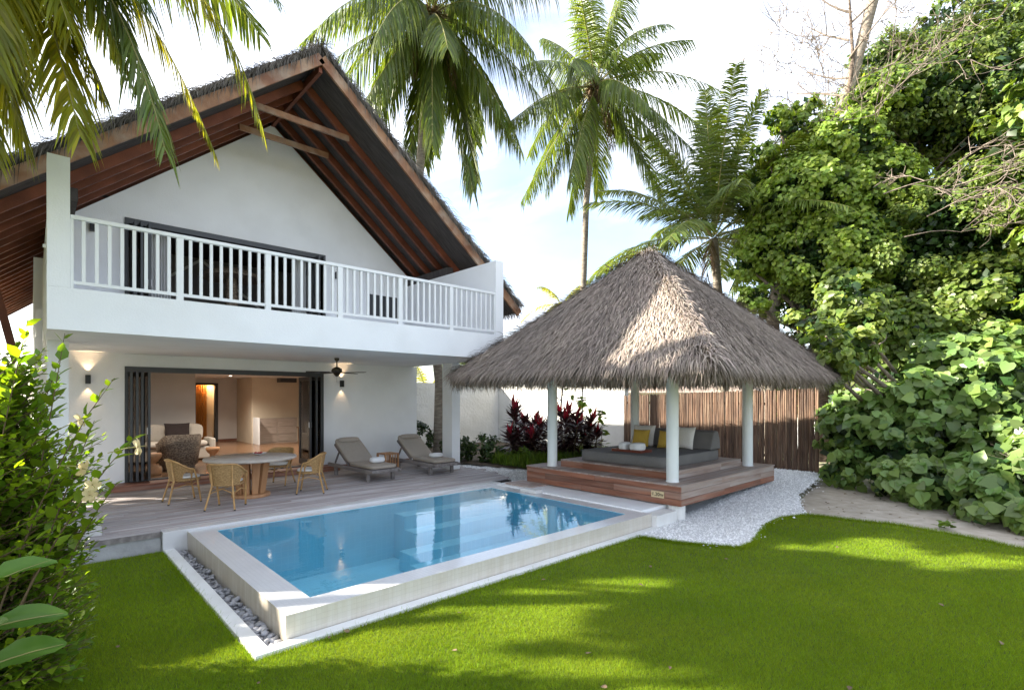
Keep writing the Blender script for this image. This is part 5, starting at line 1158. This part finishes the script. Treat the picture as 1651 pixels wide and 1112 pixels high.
# ---------------- planting bed ----------------
def cordyline(x,y,h,label,seed):
    r_=np.random.default_rng(seed); t=empty('red_cordyline',(x,y,0),0,label,'plant','red cordylines along the garden wall')
    PR=[];PD=[]
    stems=4
    for s_ in range(stems):
        sx,sy=r_.normal(0,.20,2); hh=h*r_.uniform(.62,1.0); top=Vector((sx*1.6,sy*1.6,hh-.35))
        MB().tube([(sx*.5,sy*.5,0),(sx,sy,hh*.4),top],[.018,.015,.012],5).build('stem',m_stem,t)
        nd=64; k=np.arange(nd)/nd; z=.25*hh+(hh-.55)*k**.8; az=r_.uniform(0,6.28,nd); el=np.radians(-25+85*k+r_.normal(0,10,nd))
        P=np.stack([sx*(.5+k),sy*(.5+k),z],1); D=np.stack([np.cos(az)*np.cos(el),np.sin(az)*np.cos(el),np.sin(el)],1)
        PR.append((P,D,k))
    P=np.concatenate([q[0] for q in PR]);D=np.concatenate([q[1] for q in PR]);k=np.concatenate([q[2] for q in PR]); N=np.tile([0,0,1.],(len(P),1))+r_.normal(0,.25,(len(P),3))
    S=r_.uniform(.30,.50,len(P))
    red=k>r_.choice([.90,.93,.96],len(k))
    V,F=leafcloud(P[~red],D[~red],N[~red],S[~red],LZ4,1.25); o=link('dark_leaves',np_mesh('dark_leaves',V,F,m_corddark),t); o['kind']='stuff'
    D2=D[red]*.9+np.array([0,0,.8]); V,F=leafcloud(P[red],D2,N[red]+D[red],S[red]*1.0,LZ4,1.5); o=link('red_leaves',np_mesh('red_leaves',V,F,m_cordred),t); o['kind']='stuff'
for i,(x,y,h,lb) in enumerate([(10.05,10.65,1.72,'red cordyline with the tallest crimson tip, leftmost of the cordylines by the wall'),(10.55,10.55,1.5,'second red cordyline from the left, beside the tallest one'),(10.75,10.2,1.45,'dark leaved cordyline just left of the pavilion column'),(11.15,10.0,1.5,'cordyline partly hidden behind the left pavilion column'),(11.65,9.95,1.6,'red tipped cordyline just right of the left pavilion column'),(11.95,9.45,1.35,'lower dark cordyline nearest the daybed')]): cordyline(x,y,h,lb,i)
def shrub(name,x,y,r_,h,n,m,label,size=.11,T=OV,group=None):
    t=empty(name,(x,y,0),0,label,'shrub',group); 
    P,D,N,S,_=scatter([(0,0,h*.45,r_),(r_*.4,-.1,h*.3,r_*.8),(-r_*.3,.1,h*.65,r_*.6)],n,size,clump=.22,clumps_per=14,up=.4); k=P[:,2]>.0
    V,F=leafcloud(P[k],D[k],N[k],S[k],T); o=link('leaves',np_mesh('leaves',V,F,m),t); o['kind']='stuff'
    mb=MB()
    for i in range(7): branchy(mb,(random.uniform(-.1,.1),random.uniform(-.1,.1),0),(random.gauss(0,.5),random.gauss(0,.5),1),h*.6,.012,1)
    mb.build('stems',m_stem,t)
gS='green shrubs at the foot of the garden wall'
shrub('green_shrub',9.15,12.3,.42,.95,1300,m_shrub,'dark green shrub just right of the white villa column',group=gS)
shrub('green_shrub',9.75,11.5,.45,.80,1300,m_shrub,'low green shrub between the villa column and the cordylines',group=gS)
shrub('green_shrub',9.0,14.1,.5,1.35,1300,m_shrub,'dark shrub between the villa wall corner and the palm trunk',group=gS)
shrub('green_shrub',9.9,10.3,.32,.45,700,m_lime,'low bright green ground plant below the leftmost cordyline',group=gS)
n=5200; X=rng.uniform(9.4,13.3,n); Y=9.2+rng.uniform(0,1.4,n)*1.0+np.clip((10.6-X),0,2)*.35; az=rng.uniform(0,6.28,n); D=np.stack([np.cos(az)*.5,np.sin(az)*.5,np.ones(n)],1); V,F=leafcloud(np.stack([X,Y,np.zeros(n)],1),D,np.stack([np.cos(az),np.sin(az),np.zeros(n)+.3],1),rng.uniform(.18,.42,n),LZ4,.6)
tag(link('strap_grass',np_mesh('strap_grass',V,F,m_lime)),'strappy bright green ground cover at the foot of the cordylines','ground cover',kind='stuff')
def sapling(x,y,h,label,whorls):
    t=empty('sapling',(x,y,0),0,label,'sapling','thin saplings in front of the garden wall')
    MB().tube([(0,0,0),(.03,.02,h*.5),(0.02,-.03,h)],[.015,.012,.006],6).build('stem',m_stem,t)
    P=[];D=[]
    for z,k in whorls:
        for i in range(k): a=random.uniform(0,6.28); P.append((.02+random.gauss(0,.04),random.gauss(0,.04),z+random.gauss(0,.06))); D.append((math.cos(a),math.sin(a),random.uniform(-.5,.4)))
    P=np.array(P);D=np.array(D); V,F=leafcloud(P,D,np.tile([0,0,1.],(len(P),1))+rng.normal(0,.3,(len(P),3)),rng.uniform(.13,.22,len(P)),OV); o=link('leaves',np_mesh('leaves',V,F,m_lime),t); o['kind']='stuff'
sapling(12.9,10.6,1.85,'tall thin sapling with a small tuft of leaves at its top',[(1.80,26),(.9,6),(.3,20)])
sapling(13.1,9.95,1.45,'leafier sapling with two whorls of leaves left of the daybed cushions',[(1.35,34),(1.1,20),(.75,26),(.4,16)])
sapling(12.3,10.1,1.3,'short sapling beside the red tipped cordyline',[(1.2,14),(.7,14),(.3,14)])
wt=empty('slender_tree',(12.4,11.0,0),0,'slender grey stemmed tree behind the left pavilion column','tree')
MB().tube([(0,0,0),(.05,.05,.9),(-.03,0,1.6),(.05,-.05,2.6)],[.04,.035,.03,.02],8).tube([(-.02,0,1.75),(-.3,.3,2.1),(-.5,.5,2.4)],[.02,.016,.01],6).tube([(0,0,1.95),(.45,-.35,1.85),(.8,-.6,1.55)],[.016,.013,.008],6).build('trunk',m_branch,wt)
P=np.array([(.45,-.35,1.85),(.6,-.45,1.75),(.75,-.55,1.6),(.3,-.2,2.0),(.2,-.1,2.2),(.5,-.4,1.7)]*3)+rng.normal(0,.07,(18,3)); D=rng.normal(0,.6,(18,3)); D[:,2]-=.8; V,F=leafcloud(P,D,rng.normal(0,1,(18,3)),rng.uniform(.18,.3,18),OV); o=link('leaves',np_mesh('leaves',V,F,m_lime),wt)
# small seedlings on the sandy strip
for x,y,lb in [(10.75,1.35,'small green seedling on the sandy strip in front of the sunlit bush')]:
    t=empty('seedling',(x,y,LZ),0,lb,'seedling'); P=rng.normal(0,.05,(24,3)); P[:,2]=abs(P[:,2])+.03; D=rng.normal(0,1,(24,3)); D[:,2]=abs(D[:,2])*.4; V,F=leafcloud(P,D,np.tile([0,0,1.],(24,1))+rng.normal(0,.3,(24,3)),rng.uniform(.07,.13,24),OV); link('leaves',np_mesh('leaves',V,F,m_lime),t)
n=110; P=np.stack([rng.uniform(10.2,14,n),rng.uniform(-.5,3.6,n),np.full(n,LZ+.008)],1); D=rng.normal(0,1,(n,3)); D[:,2]*=.1; V,F=leafcloud(P,D,np.tile([0,0,1.],(n,1))+rng.normal(0,.15,(n,3)),rng.uniform(.04,.09,n),OV); tag(link('fallen_leaves',np_mesh('fallen_leaves',V,F,m_deadfrond)),'dry fallen leaves scattered on the sandy strip','leaf litter',kind='stuff')
# ---------------- foreground hibiscus bush, left ----------------
hb_=empty('hibiscus_bush',(-.25,4.85,-.27),0,'sunlit green hibiscus bush with cream flowers in the left foreground','bush'); inv=Matrix.Translation((.25,-4.85,.27))
random.seed(3)
LP=[];LD=[];LN_=[];LS=[];mbs=MB()
def spray(p0,p2,sag,nl,size):
    p0=Vector(p0);p2=Vector(p2);mid=p0.lerp(p2,.5)+Vector((random.uniform(-.06,.06),random.uniform(-.06,.06),sag))
    def q(t): return (1-t)**2*p0+2*t*(1-t)*mid+t*t*p2
    mbs.tube([q(t) for t in (0,.2,.4,.6,.8,1)],[.008,.0065,.005,.004,.003,.0015],5,False)
    for i in range(nl):
        t=.22+.78*(i+random.random()*.5)/nl; p=q(t); T=(q(min(1,t+.02))-q(t-.02)).normalized()
        a=i*2.4+random.uniform(-.4,.4); s=T.cross(Vector((0,0,1))); s.normalize(); u=s.cross(T)
        d=(s*math.cos(a)+u*math.sin(a)*.7)*.85+T*.75+Vector((0,0,.12)); nrm=Vector((0,0,1))+u*.4+Vector((random.gauss(0,.3),random.gauss(0,.3),0))
        LP.append(p+T*random.uniform(-.005,.005));LD.append(d);LN_.append(nrm);LS.append(size*random.uniform(.65,1.2)*(1-.25*(t>.9)))
sprays=[((-.2,4.7,.3),(.40,4.30,.13+1.85),.30),((-.1,4.6,.4),(.50,4.17,1.60),.18),((-.1,4.7,.3),(.30,4.35,1.70),.2),((0,4.7,.1),(.42,4.35,1.28),.15),((-.1,4.8,.5),(.16,4.55,2.28),.1),((-.3,4.8,.5),(-.02,4.5,2.35),.1),((-.3,4.9,.4),(.14,4.75,2.12),.1)]
for a_,b_,s_ in sprays: spray(a_,b_,s_,26,.105)
for i in range(620):
    z=-.2+2.25*random.random()**1.25; 
    lim=.42 if z>1.1 else .30+.12*max(0,z/1.1)
    a=random.uniform(-.2,1.9)            # directions facing the lawn and the camera
    rr=random.uniform(.25,1.0)**.7*(1.0 if z<1.5 else .8)
    c=Vector((-.38,5.0,z)); ex=.78 if z<1.6 else .62
    dx=math.cos(a-.9)*ex*rr*1.12; dy=math.sin(a-.9)*ex*rr
    tip=c+Vector((dx,dy,random.uniform(-.05,.22)))
    px_=tip.x*.7322-tip.y*.6811; dd=tip.x*.6811+tip.y*.7322
    if px_/dd>-.805+.03*z: continue
    spray((-.35+random.uniform(-.15,.15),5.0+random.uniform(-.2,.2),max(-.2,z-.35)),tip,random.uniform(-.02,.12),17,.082)
for i in range(200):   # bulk to the left and behind
    z=random.uniform(-.1,2.2); a=random.uniform(0,6.28); tip=Vector((-.75+math.cos(a)*.75,5.0+math.sin(a)*.8,z)); 
    px_=tip.x*.7322-tip.y*.6811; dd=tip.x*.6811+tip.y*.7322
    if dd<2.2 or px_/dd>-.87: continue
    spray((-.6,5.0,max(-.2,z-.6)),tip,.05,14,.085)
LP=np.array([tuple(v) for v in LP]);LD=np.array([tuple(v) for v in LD]);LN_=np.array([tuple(v) for v in LN_]);LS=np.array(LS)
k=LP[:,2]>LZ+.02; LP,LD,LN_,LS=LP[k],LD[k],LN_[k],LS[k]
dd=LP[:,0]*.6811+LP[:,1]*.7322; ll=LP[:,0]*.7322-LP[:,1]*.6811; vis=(np.abs(ll/dd)<.99)
sel=np.zeros(len(LP),bool); cand=np.where(vis)[0]; big=cand[np.argsort(dd[cand]-.15*rng.random(len(cand)))[:300]]; sel[big]=True
leaf_objs(hb_,LP[sel],LD[sel],LN_[sel],LS[sel],OV,m_bushleaf,inv)
V,F=leafcloud(LP[~sel],LD[~sel],LN_[~sel],LS[~sel],OV); o=link('foliage',np_mesh('foliage',V,F,m_bushleaf,True),hb_); o.matrix_parent_inverse=inv; o['kind']='stuff'
o=mbs.build('branches',m_stem,hb_); o.matrix_parent_inverse=inv
def flower(p,d,sz,nm='flower'):
    d=Vector(d).normalized(); qt=d.to_track_quat('Z','Y'); v=[];f=[]
    f0=hb_
    mb=MB()
    for k in range(5):
        a=2*math.pi*k/5; pts=[]
        for r_,w_,z_ in ((.04,.06,.0),(.4,.34,.25),(.8,.42,.22),(1.0,.28,.10),(1.12,.02,.02)):
            for s in (-1,0,1): 
                x=r_; y=s*w_; pts.append(((x*math.cos(a)-y*math.sin(a))*sz,(x*math.sin(a)+y*math.cos(a))*sz,(z_+.05*abs(s)+.03*k)*sz))
        fs=[]
        for i in range(4):
            for j in range(2): q=i*3+j; fs.append((q,q+3,q+4,q+1))
        mb.add(pts,fs,True)
    o=mb.build(nm,m_petal,hb_); o.matrix_parent_inverse=inv; o.location=p; o.rotation_mode='QUATERNION'; o.rotation_quaternion=qt
    bk=Vector(p)-d*sz*2.2+Vector((-.02,.02,-.02)); q_=MB().tube([Vector(p),Vector(p)-d*sz*.8,bk],[sz*.10,sz*.07,.003],6).build('flower_stalk',m_rachis,hb_); q_.matrix_parent_inverse=inv
    s_=MB().tube([(0,0,0),(0,0,sz*1.1)],[sz*.06,sz*.04],6).build('stamen',m_rachis,o)
flower((.49,4.12,1.53),(.75,-.35,.1),.058); flower((.23,4.30,1.40),(.7,-.5,-.3),.052); flower((.28,4.22,1.30),(.2,-.9,-.3),.045); flower((.22,4.40,1.70),(.6,-.3,.3),.045); flower((.27,4.32,1.22),(.3,-.8,-.1),.045)
# broad glossy leaves at the lower left corner
bp=empty('broad_leaf_plant',(-.28,3.3,-.27),0,'broad glossy leaved plant at the lower left corner','plant')
m_broad=leafm('broad_glossy_leaf',(.075,.16,.020),(.055,.125,.018),tr=.35,isl=.15,rough=.38,spec=.35)
bl=[((-.16,3.22,1.02),(.45,-.1,.25),.25),((-.12,3.16,.86),(.5,-.2,.1),.24),((-.14,3.2,.68),(.5,-.15,.15),.26),((-.2,3.15,.78),(.2,-.3,.4),.22),((-.16,3.2,.50),(.4,-.25,-.05),.24),((-.14,3.25,.34),(.45,-.05,.1),.22),((-.18,3.2,.15),(.4,-.1,.2),.2)]
P=np.array([q[0] for q in bl])-np.array([-.28,3.3,-.27]);D=np.array([q[1] for q in bl]);N=np.tile([.1,-.5,.9],(len(bl),1))+rng.normal(0,.2,(len(bl),3))
def bigleaf(nseg=8):
    v=[];f=[]
    for i in range(nseg+1):
        t=i/nseg; w_=.26*math.sin(math.pi*min(1,t*.93+.04))**.7; z_=-.16*t*t
        for s in (-1,-.5,0,.5,1): v.append((s*w_,t,z_+.10*abs(s)*w_/.26+.012*math.sin(t*20)*abs(s)))
    for i in range(nseg):
        for j in range(4): a=i*5+j; f.append((a,a+5,a+6)); f.append((a,a+6,a+1))
    return np.array(v),np.array(f)
BL=bigleaf(); leaf_objs(bp,P,D,N,np.array([q[2] for q in bl]),BL,m_broad,Matrix.Identity(4))
for o in [c for c in bp.children]: MB().tube([(0,.01*0,.004),(0,.3,-.006),(0,.6,-.048),(0,.97,-.142)],[.016,.012,.008,.003],5).build('leaf_rib',m_rachis,o)
mb=MB(); 
for p in P: mb.tube([(0,0,0),tuple(np.array(p)*.6+np.array([0,0,.05])),tuple(p)],[.012,.009,.006],5,False)
mb.build('stalk',m_stem,bp)
# ---------------- unseen trees added left of the garden to shade it ----------------
def carve(P):  # cuts gaps in the added crowns so sun reaches the chosen spots
    k=np.ones(len(P),bool)
    for c,r_ in SUNNY:
        w_=P-np.array(c); t=w_@ts; dist=np.linalg.norm(w_-t[:,None]*ts[None],axis=1); k&=~((t>0)&(dist<r_*(1+.15*np.sin(P[:,0]*6+P[:,2]*5))))
    dd=P[:,0]*.6811+P[:,1]*.7322; l_=P[:,0]*.7322-P[:,1]*.6811   # keep crowns left of and above the open view
    return k&clear_house(P)
def added_shade_tree(base,blobs,n,size,label):
    t=empty('added_shade_tree',base,0,label,'tree','unseen trees added to shade the garden'); inv=Matrix.Translation(-Vector(base))
    P,D,N,S,_=scatter(blobs,n,size,clump=.6,clumps_per=30,up=.6,shell=.3); k=carve(P); V,F=leafcloud(P[k],D[k],N[k],S[k]*1.15,QD); o=link('crown',np_mesh('crown',V,F,m_hib),t); o.matrix_parent_inverse=inv; o['kind']='stuff'
    mb=MB(); b=Vector(base); top=Vector(np.mean([q[:3] for q in blobs],0)); mb.tube([b,b.lerp(top,.5)+Vector((-.2,.1,0)),top],[.22,.17,.1],10)
    for q in blobs: mb.tube([b.lerp(top,.5),Vector(q[:3])],[.1,.03],6)
    o=mb.build('trunk',m_trunkdark,t); o.matrix_parent_inverse=inv
SH=[((-6.0,9.5,-.2),[(-5,9.5,7.6,2.4),(-6.5,8,6.4,2.2),(-4.3,8.2,9.4,1.9),(-6.0,11,8.5,2.3),(-3.5,10.8,3.4,1.5),(-4.3,13,4.6,2.0),(-5.6,15.2,6.2,2.6),(-3.1,9.0,2.4,1.2),(-3.1,13.7,3.4,1.3),(-2.9,12.3,2.6,1.2)],30000,.30,'tall unseen tree added left of the villa to shade the garden'),
    ((-5.5,5.5,-.2),[(-4.6,5.6,5.2,1.8),(-5.6,6.8,4.4,1.7),(-4.4,4.2,4.6,1.5),(-6,4,5.4,1.9)],11000,.28,'smaller unseen tree added on the left to shade the garden'),
    ((-3.6,12.8,-.2),[(-3.6,12.2,7.0,1.5),(-2.7,11.4,7.2,1.3),(-2.5,9.7,6.9,1.2),(-2.9,13.2,8.2,1.4),(-3.8,10.6,7.6,1.2)],15000,.28,'tall narrow unseen tree added by the left eave to shade the lawn')]
for a in SH: added_shade_tree(*a)
# distant greenery beyond the property so gaps show leaves, not bare horizon
bel=[(30,16,2.5,3),(34,8,3,3.5),(36,2,4,4),(28,22,2.2,2.6),(22,28,2.4,3),(33,-3,4.5,4),(30,-8,4,4),(12,32,2.5,3),(-8,22,3,3.5),(-10,14,3,3)]
P,D,N,S,_=scatter(bel,16000,.42,clump=.9,clumps_per=26); V,F=leafcloud(P,D,N,S,QD); k=None
tag(link('distant_greenery',np_mesh('distant_greenery',V,F,m_hib)),'distant mass of green trees and shrubs beyond the garden walls','greenery',kind='stuff')
bpy.context.view_layer.update()
